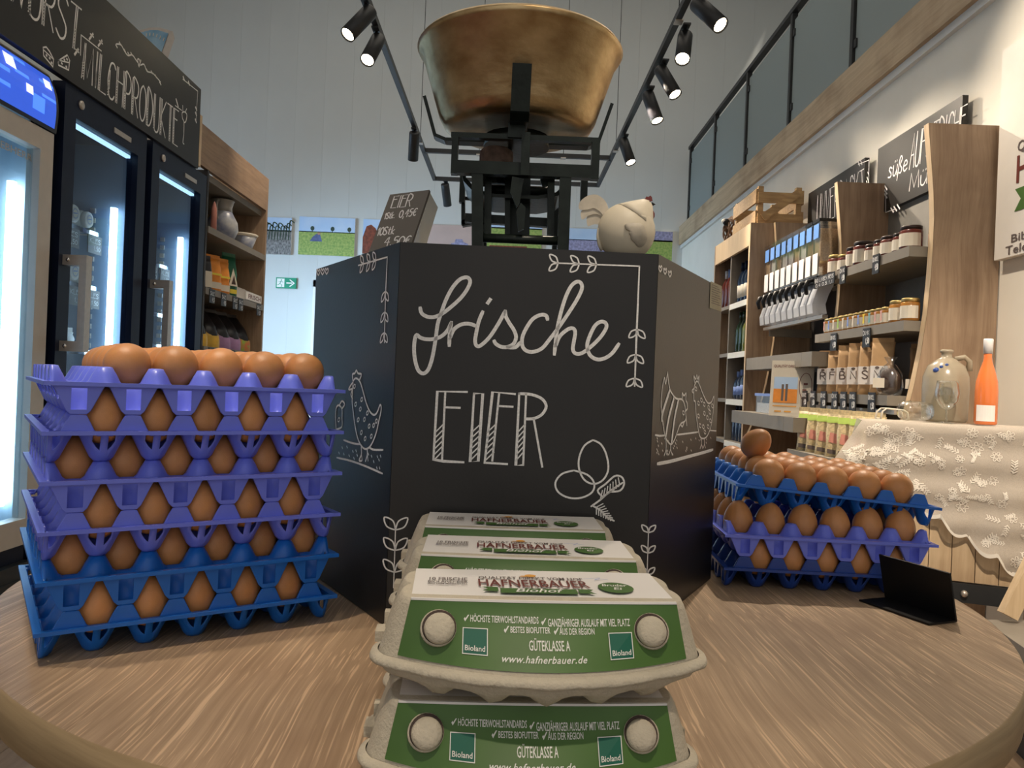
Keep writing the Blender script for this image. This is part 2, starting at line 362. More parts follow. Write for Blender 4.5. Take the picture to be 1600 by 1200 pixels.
def link(name, me, m, parent=None):
    o = bpy.data.objects.new(name, me); COL.objects.link(o)
    if m is not None and len(me.materials) == 0: me.materials.append(m)
    if parent is not None: o.parent = parent
    return o
def tag(o, label, cat, group=None):
    o['label'] = label; o['category'] = cat
    if group: o['group'] = group
    return o
def thing(name, label, cat, loc=(0, 0, 0), rz=0, group=None):
    o = bpy.data.objects.new(name, None); COL.objects.link(o); o.location = loc; o.rotation_euler = (0, 0, rz); o.empty_display_size = .05
    return tag(o, label, cat, group)
def part(name, mb, m, parent, world=False, label=None):
    o = link(name, mb.mesh(name, parent.location if world else None), m, parent)
    if world == 2: pass
    if label: o['label'] = label
    return o
def sub(name, mb, m, parent, root=None, label=None):     # sub-part, built in the root's world coordinates
    o = link(name, mb.mesh(name, root.location if root is not None else None), m, parent)
    if label: o['label'] = label
    return o
def solid(name, mb, m, label, cat, base=None, group=None):
    b = Vector(base) if base is not None else None
    o = link(name, mb.mesh(name, b), m)
    if b is not None: o.location = b
    return tag(o, label, cat, group)
def struct(name, mb, m):
    o = link(name, mb.mesh(name), m); o['kind'] = 'structure'; return o
def copy_tree(o, parent=None):
    c = o.copy(); COL.objects.link(c)
    if parent is not None: c.parent = parent
    for ch in list(o.children): copy_tree(ch, c)
    return c
def dup(o, loc, rz=None, label=None, group=None):
    c = copy_tree(o); c.location = loc
    if rz is not None: c.rotation_euler = (0, 0, rz)
    if label: c['label'] = label
    if group: c['group'] = group
    return c
ORD = ['first', 'second', 'third', 'fourth', 'fifth', 'sixth', 'seventh', 'eighth', 'ninth', 'tenth', 'eleventh', 'twelfth', 'thirteenth', 'fourteenth', 'fifteenth']

# ------------------------------------------------------------------ lettering
def smooth(pts, k=4):
    if len(pts) < 3: return pts
    out = []
    for i in range(len(pts) - 1):
        p0 = pts[max(i - 1, 0)]; p1 = pts[i]; p2 = pts[i + 1]; p3 = pts[min(i + 2, len(pts) - 1)]
        for j in range(k):
            t = j / k
            out.append(tuple(.5 * (2 * p1[a] + (p2[a] - p0[a]) * t + (2 * p0[a] - 5 * p1[a] + 4 * p2[a] - p3[a]) * t * t + (3 * p1[a] - p0[a] - 3 * p2[a] + p3[a]) * t ** 3) for a in (0, 1)))
    out.append(pts[-1]); return out
def ribbon(mb, pts, fn, w, lift=.0006):      # stroke of width w on a surface fn(u,v,l); u,v in metres
    n = len(pts)
    if n < 2: return
    L = []
    for i in range(n):
        a = pts[max(i - 1, 0)]; b = pts[min(i + 1, n - 1)]
        dx, dy = b[0] - a[0], b[1] - a[1]; d = math.hypot(dx, dy) or 1e-9
        dx /= d; dy /= d; x, y = pts[i]
        if i == 0: x -= dx * w * .3; y -= dy * w * .3
        if i == n - 1: x += dx * w * .3; y += dy * w * .3
        k = .72 if i in (0, n - 1) else 1
        L.append((fn(x - dy * w * k / 2, y + dx * w * k / 2, lift), fn(x + dy * w * k / 2, y - dx * w * k / 2, lift)))
    vs = [p for pr in L for p in pr]
    mb.add(vs, [(2 * i + 1, 2 * i + 3, 2 * i + 2, 2 * i) for i in range(n - 1)])
GL = {
 'A': [[(0, 0), (.5, 1), (1, 0)], [(.2, .38), (.8, .38)]], 'B': [[(0, 0), (0, 1), (.7, .95), (.8, .75), (.6, .55), (0, .52)], [(.6, .54), (.95, .35), (.8, .05), (0, 0)]],
 'C': [[(1, .88), (.75, 1), (.3, .95), (.05, .6), (.05, .35), (.3, .04), (.75, 0), (1, .12)]], 'D': [[(0, 0), (0, 1), (.55, .97), (.95, .65), (.95, .35), (.55, .03), (0, 0)]],
 'E': [[(1, 1), (0, 1), (0, 0), (1, 0)], [(0, .72), (.75, .72)]], 'F': [[(1, 1), (0, 1), (0, 0)], [(0, .62), (.75, .62)]],
 'H': [[(0, 0), (0, 1)], [(1, 0), (1, 1)], [(0, .62), (1, .62)]], 'I': [[(.5, 0), (.5, 1)]], 'K': [[(0, 0), (0, 1)], [(.95, 1), (.05, .5), (1, 0)]],
 'L': [[(0, 1), (0, 0), (1, 0)]], 'M': [[(0, 0), (.1, 1), (.5, .1), (.9, 1), (1, 0)]], 'N': [[(0, 0), (0, 1), (1, 0), (1, 1)]],
 'O': [[(.5, 1), (.12, .85), (0, .5), (.12, .15), (.5, 0), (.88, .15), (1, .5), (.88, .85), (.5, 1)]], 'P': [[(0, 0), (0, 1), (.75, .95), (.95, .72), (.7, .48), (0, .45)]],
 'R': [[(0, 0), (0, 1), (.75, .95), (.95, .75), (.7, .52), (0, .5)], [(.4, .5), (1, 0)]], 'S': [[(.95, .85), (.6, 1), (.15, .92), (.08, .7), (.5, .52), (.92, .32), (.85, .08), (.45, 0), (.03, .14)]],
 'T': [[(0, 1), (1, 1)], [(.5, 1), (.5, 0)]], 'U': [[(0, 1), (.02, .25), (.25, 0), (.75, 0), (.98, .25), (1, 1)]], 'V': [[(0, 1), (.5, 0), (1, 1)]], 'W': [[(0, 1), (.28, 0), (.5, .75), (.72, 0), (1, 1)]],
 '0': [[(.5, 1), (.1, .8), (0, .5), (.1, .2), (.5, 0), (.9, .2), (1, .5), (.9, .8), (.5, 1)]], '1': [[(.1, .7), (.6, 1), (.55, 0)]], '4': [[(.7, 0), (.75, 1)], [(.55, .95), (.05, .4), (1, .42)]],
 '5': [[(.9, 1), (.3, 1), (.2, .58), (.7, .6), (.92, .3), (.6, 0), (.1, .08)]], ',': [[(.5, .08), (.3, -.2)]], '.': [[(.45, .02), (.55, .04)]],
 'k': [[(.1, 0), (.1, 1)], [(.8, .55), (.15, .25), (.85, 0)]], 't': [[(.5, .9), (.45, .1), (.75, 0)], [(.15, .62), (.85, .62)]],
 's': [[(.85, .5), (.4, .6), (.2, .45), (.75, .2), (.6, .02), (.1, .05)]], 'ü': [[(.05, .6), (.1, .1), (.5, 0), (.85, .3), (.9, .6)], [(.88, .5), (.95, 0)], [(.3, .8), (.33, .86)], [(.7, .8), (.73, .86)]],
 'ß': [[(.0, -.35), (.25, .8), (.55, 1), (.8, .8), (.45, .5), (.85, .25), (.7, .02), (.3, .05)]], 'e': [[(.1, .3), (.85, .38), (.7, .6), (.35, .58), (.1, .28), (.35, 0), (.9, .12)]],
 'l': [[(.2, .1), (.7, .8), (.55, 1), (.35, .8), (.4, .1), (.75, .05)]], 'i': [[(.4, .6), (.4, .08), (.7, .03)], [(.45, .82), (.48, .88)]],
 '€': [[(1, .88), (.7, 1), (.3, .8), (.2, .5), (.3, .2), (.7, 0), (1, .1)], [(0, .58), (.75, .58)], [(0, .42), (.7, .42)]],
}
def handtext(mb, txt, q, fn, w, dbl=0, gap=.25, smoothk=3):
    """q: four (u,v) corners BL, BR, TR, TL in the surface's metres; letters spread evenly."""
    n = len(txt); cw = {'I': .35, 'i': .5, '1': .6, ',': .4, '.': .4, ' ': .7, 'W': 1.35, 'M': 1.35, 'l': .5}
    ws = [cw.get(c, 1) for c in txt]; tot = sum(ws) + gap * (n - 1); x = 0
    def B(a, b): return tuple((q[0][i] * (1 - a) + q[1][i] * a) * (1 - b) + (q[3][i] * (1 - a) + q[2][i] * a) * b for i in (0, 1))
    for c, cwid in zip(txt, ws):
        for st in GL.get(c, []):
            curved = c in 'BCDOPRSU0235süßelt€'
            pp = [(x + px * cwid, py) for px, py in st]
            pp = smooth(pp, smoothk) if curved and len(pp) > 3 else pp
            ribbon(mb, [B(a / tot, b) for a, b in pp], fn, w)
        if dbl and c not in ' SO.,':
            off = dbl * cwid
            st = GL[c][0]; lo = (st[0][0], 0); hi = (st[0][0] if c not in 'ET' else (0 if c == 'E' else .5), 1)
            if c == 'T': lo = (.5, 0)
            if c == 'E': lo = (0, 0)
            if c == 'C': lo = (.05, .25); hi = (.05, .75)
            a0 = x + lo[0] * cwid + off; a1 = x + hi[0] * cwid + off
            ribbon(mb, [B(a0 / tot, lo[1]), B(a1 / tot, hi[1])], fn, w)
            for h in range(6):
                yy = .04 + h * .075
                ribbon(mb, [B((a0 - off) / tot, yy), B(a0 / tot, yy + .05)], fn, w * .8)
        x += cwid + gap
_tc = {}
def textgeo(txt, shear=0, spacing=1.0, bold=0):
    k = (txt, shear, spacing, bold)
    if k in _tc: return _tc[k]
    cu = bpy.data.curves.new('lettering', 'FONT'); cu.body = txt; cu.shear = shear; cu.resolution_u = 2; cu.space_character = spacing; cu.offset = bold
    ob = bpy.data.objects.new('lettering', cu); me = ob.to_mesh()
    vs = [(v.co.x, v.co.y) for v in me.vertices]; fs = [list(p.vertices) for p in me.polygons]
    ob.to_mesh_clear(); bpy.data.objects.remove(ob); bpy.data.curves.remove(cu)
    x0 = min(v[0] for v in vs); x1 = max(v[0] for v in vs)
    _tc[k] = ([(a - x0, b) for a, b in vs], fs, x1 - x0); return _tc[k]
def printed(mb, txt, x0, x1, y, h, fn, lift=.0005, shear=0, spacing=1.0, bold=.012):
    """text from x0 to x1 with cap height h, baseline y on surface fn."""
    vs, fs, w = textgeo(txt, shear, spacing, bold); k = (x1 - x0) / w; s = h / .69
    mb.add([fn(x0 + a * k, y + b * s, lift) for a, b in vs], fs)
def patch(mb, poly, fn, lift=.0003):
    mb.add([fn(u, v, lift) for u, v in poly], [list(range(len(poly)))])
def ell(cx, cy, rx, ry, n=20, rot=0):
    c, s = math.cos(rot), math.sin(rot)
    return [(cx + rx * math.cos(a) * c - ry * math.sin(a) * s, cy + rx * math.cos(a) * s + ry * math.sin(a) * c) for a in [2 * math.pi * k / n for k in range(n)]]
def leafpair(P, d, L):     # two small loops at P, pointing along d, size L  (2-D)
    out = []
    for sgn in (1, -1):
        a = math.atan2(d[1], d[0]) + sgn * .75; e = (P[0] + L * math.cos(a), P[1] + L * math.sin(a)); nx, ny = -math.sin(a), math.cos(a)
        m1 = (P[0] + .5 * L * math.cos(a) + nx * .24 * L, P[1] + .5 * L * math.sin(a) + ny * .24 * L); m2 = (P[0] + .5 * L * math.cos(a) - nx * .24 * L, P[1] + .5 * L * math.sin(a) - ny * .24 * L)
        out.append(smooth([P, m1, e, m2, P], 4))
    return out
# ================================================================== SETTING
YB = 9.0
fl = struct('floor', MB().bx((-5, -4, -.05), (5, YB, -.004)), K['plank'])
for i in range(26):
    x = -2.1 + i * .16
    for j in range(4):
        y0 = -.6 + j * 1.3 - (i % 3) * .43
        part('plank', MB().bx((x + .001, y0 + .001, -.004), (x + .159, y0 + 1.298, 0)), K['plank'], fl)
wb = struct('wall_back', MB().bx((-5, YB + .02, 0), (5, YB + .1, 6.2)), K['backwall'])
pm = MB().bx((-.1662, YB, -3.1), (.1662, YB + .026, 3.1)).mesh('wall_panel', Vector((0, 0, 3.1)))
for v in pm.vertices: v.co.z += 3.1
for i in range(30):
    o = link('wall_panel', pm, K['backwall'], wb); o.location = (-4.83 + i * .3333, 0, 3.1)
wl = struct('wall_left', MB().bx((-5.1, -4, 0), (-5, YB, 6.2)), K['wall'])
wr = struct('wall_right', MB().bx((1.93, -1.2, 0), (2.05, YB, 2.9)), K['wall_warm'])
struct('wall_right_upper', MB().bx((5, -4, 2.9), (5.1, YB, 6.2)), K['wall'])
struct('ceiling', MB().bx((-5.1, -4, 6.2), (5.1, YB + .1, 6.3)), K['ceiling'])
struct('floor_upper', MB().bx((1.96, -1.2, 2.76), (5, YB, 2.92)), K['ceiling'])
struct('trim_1', MB().bx((1.905, -1.2, 2.68), (1.93, YB, 2.72)), K['wall'])
solid('wooden_beam', MB().bx((1.88, -1.2, 2.72), (2.02, YB - .02, 2.935)), K['beam'], 'long pale timber beam along the right wall under the glass railing', 'beam', (1.95, 4, 2.72))
# glass railing on the beam
rl = thing('glass_railing', 'dark metal balcony railing with grey-green satin glass panes on the timber beam', 'railing', (1.95, 4, 2.935))
pys = [8.80, 7.72, 6.66, 5.60, 4.56, 3.54, 2.5, 1.46]
for i, y in enumerate(pys):
    p = part('post', MB().bx((1.93, y - .02, 2.935), (1.97, y + .02, 3.80)), K['rail'], rl, True)
    if i < len(pys) - 1:
        g = part('glass_panel', MB().bx((1.945, pys[i + 1] + .03, 2.99), (1.955, y - .03, 3.74)), K['rglass'], rl, True)
        for zz in (3.08, 3.62):
            sub('clamp', MB().bx((1.935, y - .055, zz), (1.965, y - .02, zz + .05)), K['rail'], p, rl)
part('handrail', MB().bx((1.925, 1.3, 3.80), (1.975, 8.86, 3.835)), K['rail'], rl, True)
# door in the back wall, unseen window added in the left wall for the blue light
dr = struct('door_1', MB().bx((-2.26, YB - .03, 0), (-1.2, YB, 2.06)), K['door'])
part('door_frame', MB().bx((-2.36, YB - .06, 0), (-2.27, YB, 2.14)).bx((-1.19, YB - .06, 0), (-1.1, YB, 2.14)).bx((-2.36, YB - .06, 2.06), (-1.1, YB, 2.14)), K['white'], dr)
part('door_handle', MB().tube([(-1.32, YB - .03, 1.05), (-1.32, YB - .09, 1.05), (-1.44, YB - .09, 1.05)], .011), K['steel'], dr)
wn = struct('unseen_window_1', MB().bx((-5.0, 5.6, .5), (-4.96, 8.2, .58)).bx((-5.0, 5.6, 3.4), (-4.96, 8.2, 3.48)).bx((-5.0, 5.6, .5), (-4.96, 5.68, 3.48)).bx((-5.0, 8.12, .5), (-4.96, 8.2, 3.48)).bx((-5.0, 6.86, .5), (-4.96, 6.94, 3.48)), K['white'])
for a in (5.68, 6.94): part('pane', MB().bx((-4.99, a, .58), (-4.98, a + 1.18, 3.4)), K['wglass'], wn)
# pictures on the back wall ---------------------------------------------------
def canvas(x0, x1, z0, z1, name, label):
    c = thing(name, label, 'picture', ((x0 + x1) / 2, YB - .03, z0))
    part('canvas', MB().bx((x0, YB - .028, z0), (x1, YB - .001, z1)), K['lwhite'], c, True)
    f = lambda u, v, l=0: Vector((x0 + u * (x1 - x0), YB - .028 - l, z0 + v * (z1 - z0)))
    return c, f
def pic(c, f, name, poly, m, l=.002):
    mb = MB(); patch(mb, poly, f, l); part(name, mb, m, c, True)
R4 = lambda a, b, c, d: [(a, b), (c, b), (c, d), (a, d)]
a, b = onx(0, 0, -1), 0
def bk(x, y): p = ony(x, y, YB - .03); return p.x, p.z
def pcorn(xl, yt, xr, yb_): l, t = bk(xl, yt); r, b_ = bk(xr, yb_); return l, r, b_, t
l, r, b_, t = pcorn(392, 338, 454, 398); c, f = canvas(l, r, b_, t, 'wheat_picture', 'wall picture of dark wheat ears under a blue sky, farthest left on the back wall')
pic(c, f, 'sky_print', R4(0, .62, 1, 1), K['sky']); pic(c, f, 'wheat_print', R4(0, 0, 1, .66), K['wheat'])
st = MB()
for i in range(14):
    u = .05 + i * .068; v = .7 + .2 * rnd.random(); ribbon(st, smooth([(u, .4), (u + .02, v), (u + .06, v + .06), (u + .13, v)], 3), lambda a, b, l=0: f(a, b, l), .03, .004)
part('wheat_ears', st, K['treeg'], c, True)
l, r, b_, t = pcorn(468, 338, 553, 401); c, f = canvas(l, r, b_, t, 'meadow_picture', 'wall picture of a person crouching in a green field, left of the slate price block')
pic(c, f, 'sky_print', R4(0, .6, 1, 1), K['sky']); pic(c, f, 'field_print', R4(0, 0, 1, .62), K['field'])
tm = MB()
for u in (.24, .6, .9): patch(tm, ell(u, .7, .035, .06), f, .004); patch(tm, R4(u - .005, .6, u + .005, .66), f, .004)
part('tree_print', tm, K['treeg'], c, True)
pmb = MB(); patch(pmb, [(.2, .36), (.42, .36), (.4, .45), (.38, .55), (.32, .56), (.25, .48)], f, .004); part('person_print', pmb, K['person'], c, True)
pmb = MB(); patch(pmb, ell(.36, .57, .028, .04), f, .005); part('head_print', pmb, K['skin'], c, True)
l, r, b_, t = pcorn(568, 342, 655, 402); c, f = canvas(l, r, b_, t, 'hen_picture', 'wall picture of a brown hen, half hidden by the slate price block')
pic(c, f, 'sky_print', R4(0, .3, 1, 1), K['sky']); pic(c, f, 'field_print', R4(0, 0, 1, .32), K['wheat'])
pic(c, f, 'hen_print', [(.0, .05), (.3, .0), (.34, .3), (.22, .75), (.14, .85), (.06, .8), (.0, .5)], K['hencol'], .004)
l, r, b_, t = pcorn(664, 350, 738, 410); c, f = canvas(l, r, b_, t, 'dusk_picture', 'pinkish wall picture with a grey tractor, between slate price block and iron scale')
pic(c, f, 'dusk_print', R4(0, 0, 1, 1), K['pinkish'])
pic(c, f, 'tractor_print', [(.55, .32), (.9, .32), (.9, .5), (.8, .55), (.78, .62), (.64, .62), (.62, .52), (.55, .5)], K['lav'], .004)
l, r, b_, t = pcorn(757, 347, 845, 410); c, f = canvas(l, r, b_, t, 'pasture_picture', 'wall picture of a green pasture seen through the iron scale')
pic(c, f, 'sky_print', R4(0, .85, 1, 1), K['sky']); pic(c, f, 'field_print', R4(0, 0, 1, .88), K['field']); pic(c, f, 'earth_print', R4(.1, .05, .75, .4), K['hencol'], .004)
l, r, b_, t = pcorn(884, 356, 952, 416); c, f = canvas(l, r, b_, t, 'lavender_picture', 'wall picture of a violet flower field, between iron scale and ceramic hen')
pic(c, f, 'sky_print', R4(0, .68, 1, 1), K['sky']); pic(c, f, 'field_print', R4(0, 0, 1, .7), K['lav'])
l, r, b_, t = pcorn(992, 360, 1049, 420); c, f = canvas(l, r, b_, t, 'grass_picture', 'wall picture of green grass behind the right side of the ceramic hen')
pic(c, f, 'sky_print', R4(0, .72, 1, 1), K['lav']); pic(c, f, 'field_print', R4(0, 0, 1, .76), K['field'])
# exit sign
x0, z1 = bk(431, 433); x1, z0 = bk(462, 451)
ex = thing('exit_sign', 'green emergency exit sign with running man and arrow on the back wall', 'sign', ((x0 + x1) / 2, YB, z0))
part('plate', MB().bx((x0, YB - .02, z0), (x1, YB - .001, z1)), K['exit'], ex, True)
f = lambda u, v, l=0: Vector((x0 + u * (x1 - x0), YB - .02 - l, z0 + v * (z1 - z0)))
ic = MB(); patch(ic, R4(.05, .1, .42, .9), f, .001); part('door_symbol', ic, K['pwhite'], ex, True)
ic = MB(); patch(ic, ell(.27, .76, .03, .06), f, .002)
for a, b in (((.26, .68), (.2, .42)), ((.2, .42), (.3, .3)), ((.3, .3), (.27, .14)), ((.2, .42), (.12, .3)), ((.12, .3), (.07, .3)), ((.26, .64), (.36, .56)), ((.25, .62), (.15, .6))):
    ribbon(ic, [a, b], f, .045, .002)
part('running_man_symbol', ic, K['exit'], ex, True)
ic = MB(); patch(ic, R4(.52, .44, .8, .56), f, .002); ribbon(ic, [(.7, .8), (.9, .5), (.7, .2)], f, .09, .002); part('arrow_symbol', ic, K['pwhite'], ex, True)

# track lighting ---------------------------------------------------------------
TZ = 3.2
tr = thing('track_rail', 'black suspended lighting track with two long rails and two cross rails above the egg display', 'light track', (0, 4.5, TZ))
XL, XR = -.925, .90
part('long_rail', MB().bx((XL - .018, -1.0, TZ - .02), (XL + .018, 8.3, TZ + .02)), K['rail'], tr, True)
part('long_rail', MB().bar((.95, -1.0, TZ), (.84, 8.3, TZ), .036, .04), K['rail'], tr, True)
part('cross_rail', MB().bx((XL, 7.27, TZ - .02), (.85, 7.306, TZ + .02)), K['rail'], tr, True)
part('cross_rail', MB().bx((XL, 8.265, TZ - .02), (.84, 8.30, TZ + .02)), K['rail'], tr, True)
for x, y in ((XL, 1.5), (XL, 4.5), (XL, 7.0), (.93, 1.5), (.89, 4.5), (.86, 7.0), (-.4, 7.29), (.4, 7.29)):
    part('hanger', MB().tube([(x, y, TZ), (x, y, 6.2)], .003, 5), K['rail'], tr, True)
    part('rail_joint', MB().bx((x - .024, y - .03, TZ - .026), (x + .024, y + .03, TZ - .018)), K['steel'], tr, True)
def make_spot(loc, aim, label, lit=True):
    t = thing('track_spotlight', label, 'spotlight', loc, 0, 'spotlights on the track')
    d = (Vector(aim) - Vector(loc)).normalized(); R = d.to_track_quat('-Z', 'Y').to_matrix()
    x, y, z = loc
    part('adapter', MB().bx((-.022, -.06, -.037), (.022, .06, -.0265)).tube([(0, 0, -.03), (0, 0, -.10)], .010), K['rail'], t)
    c = Vector((0, 0, -.11))
    b = MB().lathe([(.030, .12), (.042, .118), (.045, .11), (.045, -.125), (.040, -.125), (.038, -.10)], (0, 0, 0), 18)
    b.v = [R @ v + c - Vector((0, 0, .0)) + d * .06 for v in b.v]
    part('lamp_head', b, K['rail'], t)
    g = MB().lathe([(.0, -.116), (.038, -.116)], (0, 0, 0), 18); g.v = [R @ v + c + d * .06 for v in g.v]
    part('lens', g, K['lamp'] if lit else K['black'], t, label='glowing lens' if lit else None)
def zt(p): return (p[0], p[1], TZ)
make_spot((-.925, 4.40, TZ), (-1.9, 3.4, 1.4), 'black track spotlight at the top left picture edge, the nearer of the two')
make_spot((-.925, 4.75, TZ), (-1.35, 3.2, 1.0), 'black track spotlight at top left, glowing end downward, just behind the nearer one')
make_spot((-.925, 6.60, TZ), (-1.25, 8.6, .4), 'black spotlight hanging from the left rail, left of the brass pan, lens turned away', False)
make_spot((-.80, 8.28, TZ), (-.45, 10.2, .4), 'small black spotlight on the far cross rail above the slate price block', False)
make_spot((.945, 4.15, TZ), (1.9, 3.0, 1.6), 'black track spotlight at the top right edge of the picture, nearest on the right rail')
make_spot((.94, 4.55, TZ), (.55, 3.2, 1.2), 'black spotlight on the right rail tilted towards the table, bright lens')
make_spot((.915, 5.05, TZ), (1.7, 4.2, 1.4), 'black spotlight on the right rail, the one above a close pair aimed at the shelves')
make_spot((.905, 5.50, TZ), (1.5, 4.8, 1.2), 'black spotlight on the right rail, lower of a close pair aimed at the shelves')
make_spot((.88, 6.55, TZ), (1.4, 5.8, 1.4), 'black spotlight on the right rail nearest to the brass pan')
make_spot((-.925, .69, TZ), (-.12, .78, .75), 'black spotlight above the egg table on the left rail')
make_spot((.93, 2.5, TZ), (.42, .95, .75), 'black spotlight above the egg table on the right rail')
make_spot((.945, .9, TZ), (1.75, 2.9, 1.2), 'black spotlight of the right rail near the viewer')

# ================================================================== LEFT: fridges and shelf
FX = -1.58
def make_fridge(y0, y1, label, white=False, zt_=2.003):
    t = thing('display_fridge', label, 'fridge', (FX - .3, (y0 + y1) / 2, 0), 0, 'glass-door fridges')
    body = K['steel'] if white else K['navy']; lin = K['liner'] if white else K['dliner']
    xb = FX - .62; zb, zg = (.43, 1.80) if white else (.40, 2.004)
    part('cabinet', MB().bx((xb, y0, .08), (FX - .05, y0 + .035, zt_)).bx((xb, y1 - .035, .08), (FX - .05, y1, zt_)).bx((xb, y0 + .035, .08), (xb + .035, y1 - .035, zt_)).bx((xb + .035, y0 + .035, zt_ - .06), (FX - .05, y1 - .035, zt_)).bx((xb + .035, y0 + .035, .08), (FX - .05, y1 - .035, .42)), body if not white else K['navy'], t, True)
    li = MB().bx((xb + .036, y0 + .036, .42), (xb + .05, y1 - .036, zt_ - .06)).bx((xb + .05, y0 + .036, .42), (FX - .06, y0 + .045, zt_ - .06)).bx((xb + .05, y1 - .045, .42), (FX - .06, y1 - .036, zt_ - .06)).bx((xb + .05, y0 + .045, .42), (FX - .06, y1 - .045, .43))
    for i in range(22):
        z = .6 + i * .055; li.bx((xb + .05, y0 + .1, z), (xb + .062, y1 - .1, z + .028))
    part('liner', li, lin, t, True)
    part('grille', MB().bx((FX - .07, y0, .08), (FX - .02, y1, .36)), K['black'] if not white else K['rail'], t, True)
    gr = MB()
    for i in range(5): gr.bx((FX - .022, y0 + .06, .13 + i * .04), (FX - .012, y1 - .06, .15 + i * .04))
    part('vent_slats', gr, K['rail'], t, True)
    sw, tw = (.075, .07) if white else (.075, .105)
    df = part('door_frame', MB().bx((FX - .045, y0 + .004, zb), (FX, y0 + sw, zg)).bx((FX - .045, y1 - sw, zb), (FX, y1 - .004, zg)).bx((FX - .045, y0 + sw, zg - tw), (FX, y1 - sw, zg)).bx((FX - .045, y0 + sw, zb), (FX, y1 - sw, zb + .085)), K['silver'] if white else K['navy'], t, True)
    sub('glass_pane', MB().bx((FX - .03, y0 + sw, zb + .085), (FX - .024, y1 - sw, zg - tw)), K['fglass'], df, t)
    part('light_strip', MB().bx((FX - .10, y1 - .085, .55), (FX - .08, y1 - .063, 1.68 if not white else 1.62)), K['led'] if white else K['led'], t, True)
    col = MB()
    for i in range(30): col.bx((xb + .075, y1 - .1, .5 + i * .04), (xb + .09, y1 - .06, .52 + i * .04)).bx((FX - .2, y1 - .055, .5 + i * .04), (FX - .18, y1 - .045, .52 + i * .04))
    part('shelf_standard', col, K['steel'], t, True)
    if not white:
        sub('top_glow', MB().bx((FX - .05, y0 + sw, zg - tw - .012), (FX - .032, y1 - sw, zg - tw - .001)), K['led2'], df, t)
        sub('name_plate', MB().bx((FX, y0 + .33, zg - .072), (FX + .003, y0 + .46, zg - .052)), K['steel'], df, t)
        sub('lock', MB().lathe([(.016, 0), (.016, .006), (.008, .009)], (FX, y0 + .1, zg - .05), 14, Matrix.Rotation(math.pi / 2, 3, 'Y')), K['steel'], df, t)
        h = part('handle', MB().bx((FX + .001, y0 + .025, 1.372), (FX + .085, y0 + .06, 1.408)).bx((FX + .001, y0 + .025, 1.072), (FX + .085, y0 + .06, 1.108)).bx((FX + .06, y0 + .025, 1.108), (FX + .085, y0 + .06, 1.372)), K['steel'], t, True)
        for z in (1.39, 1.09): sub('screw', MB().lathe([(.007, 0), (.007, .003), (0, .005)], (FX + .02, y0 + .025, z), 10, Matrix.Rotation(math.pi / 2, 3, 'X')), K['chrome'], h, t)
    else:
        hd = MB(); n = 10       # curved header
        hx = lambda k: FX + .004 + .008 * math.sin(math.pi * k) - .03 * k ** 3
        prof = [(hx(i / n), 1.803 + .195 * i / n) for i in range(n + 1)]
        for i in range(n):
            (xa, za), (xc, zc) = prof[i], prof[i + 1]
            hd.add([(xa, y0, za), (xa, y1, za), (xc, y1, zc), (xc, y0, zc)], [(0, 1, 2, 3)])
        hd.add([(FX - .05, y1, 1.803)] + [(x, y1, z) for x, z in prof] + [(FX - .05, y1, 1.998)], [list(range(n + 3))])
        hd.add([(FX - .05, y0, 1.998), (prof[-1][0], y0, 1.998), (prof[-1][0], y1, 1.998), (FX - .05, y1, 1.998)], [(0, 1, 2, 3)])
        h = part('header', hd, K['rail'], t, True)
        def hf(u, v, l=0):
            x = hx(v)
            return Vector((x + .002 + l, y0 + u * (y1 - y0), 1.803 + .195 * v))
        bl = MB()
        for i in range(8):
            a, b2 = .06 + .88 * i / 8, .06 + .88 * (i + 1) / 8
            patch(bl, [(.03, a), (.97, a), (.97, b2), (.03, b2)], hf, .001)
        sub('lit_panel', bl, K['blit'], h, t)
        for u, v, s in ((.55, .66, .20), (.70, .40, .14), (.88, .68, .15), (.35, .5, .12)): sq = MB(); patch(sq, R4(u, v, u + s * .42, v + s), hf, .003); sub('white_square_print', sq, K['wlit'], h, t)
        for u, v, s in ((.45, .3, .3), (.62, .62, .28), (.76, .2, .25), (.84, .48, .3), (.3, .2, .2)): sq2 = MB(); patch(sq2, R4(u, v, u + s * .42, v + s), hf, .002); sub('pale_square_print', sq2, K['blit2'], h, t)
        sub('header_trim', MB().bx((FX - .06, y0, 1.985), (FX - .028, y1, 2.003)), K['silver'], h, t)
        lg = MB(); ff = lambda u, v, l=0: Vector((FX - .0235 + l, y0 + u, v))
        printed(lg, 'LIEBHERR', .33, .52, 1.685, .022, ff, .001); sub('lettering', lg, K['steel'], df, t)
        ar = MB(); f3 = lambda u, v, l=0: Vector((FX - .11 + l, y0 + u, v))
        ribbon(ar, [(.30, 1.42), (.30, 1.58)], f3, .004); ribbon(ar, [(.29, 1.56), (.30, 1.585), (.31, 1.56)], f3, .006); ribbon(ar, [(.29, 1.44), (.30, 1.415), (.31, 1.44)], f3, .006)
        part('fill_mark', MB().bx((FX - .125, y0 + .2, 1.38), (FX - .112, y0 + .36, 1.62)), K['liner'], t, True)
        part('fill_mark_arrow', ar, K['red'], t, True)
        sh = MB()
        part('glowing_back_sheet', MB().bx((xb + .064, y0 + .16, .5), (xb + .068, y1 - .22, 1.66)), K['led2'], t, True)  # self-lit sheet before the liner, apart from the light strip
    return t
make_fridge(2.00, 2.60, 'tall fridge with silver door frame, white-lit inside, blue lit header, far left', True)
make_fridge(2.645, 3.245, 'black glass-door fridge with steel bar handle, middle of the three')
make_fridge(3.29, 3.88, 'black glass-door fridge with steel bar handle next to the wooden shelf')
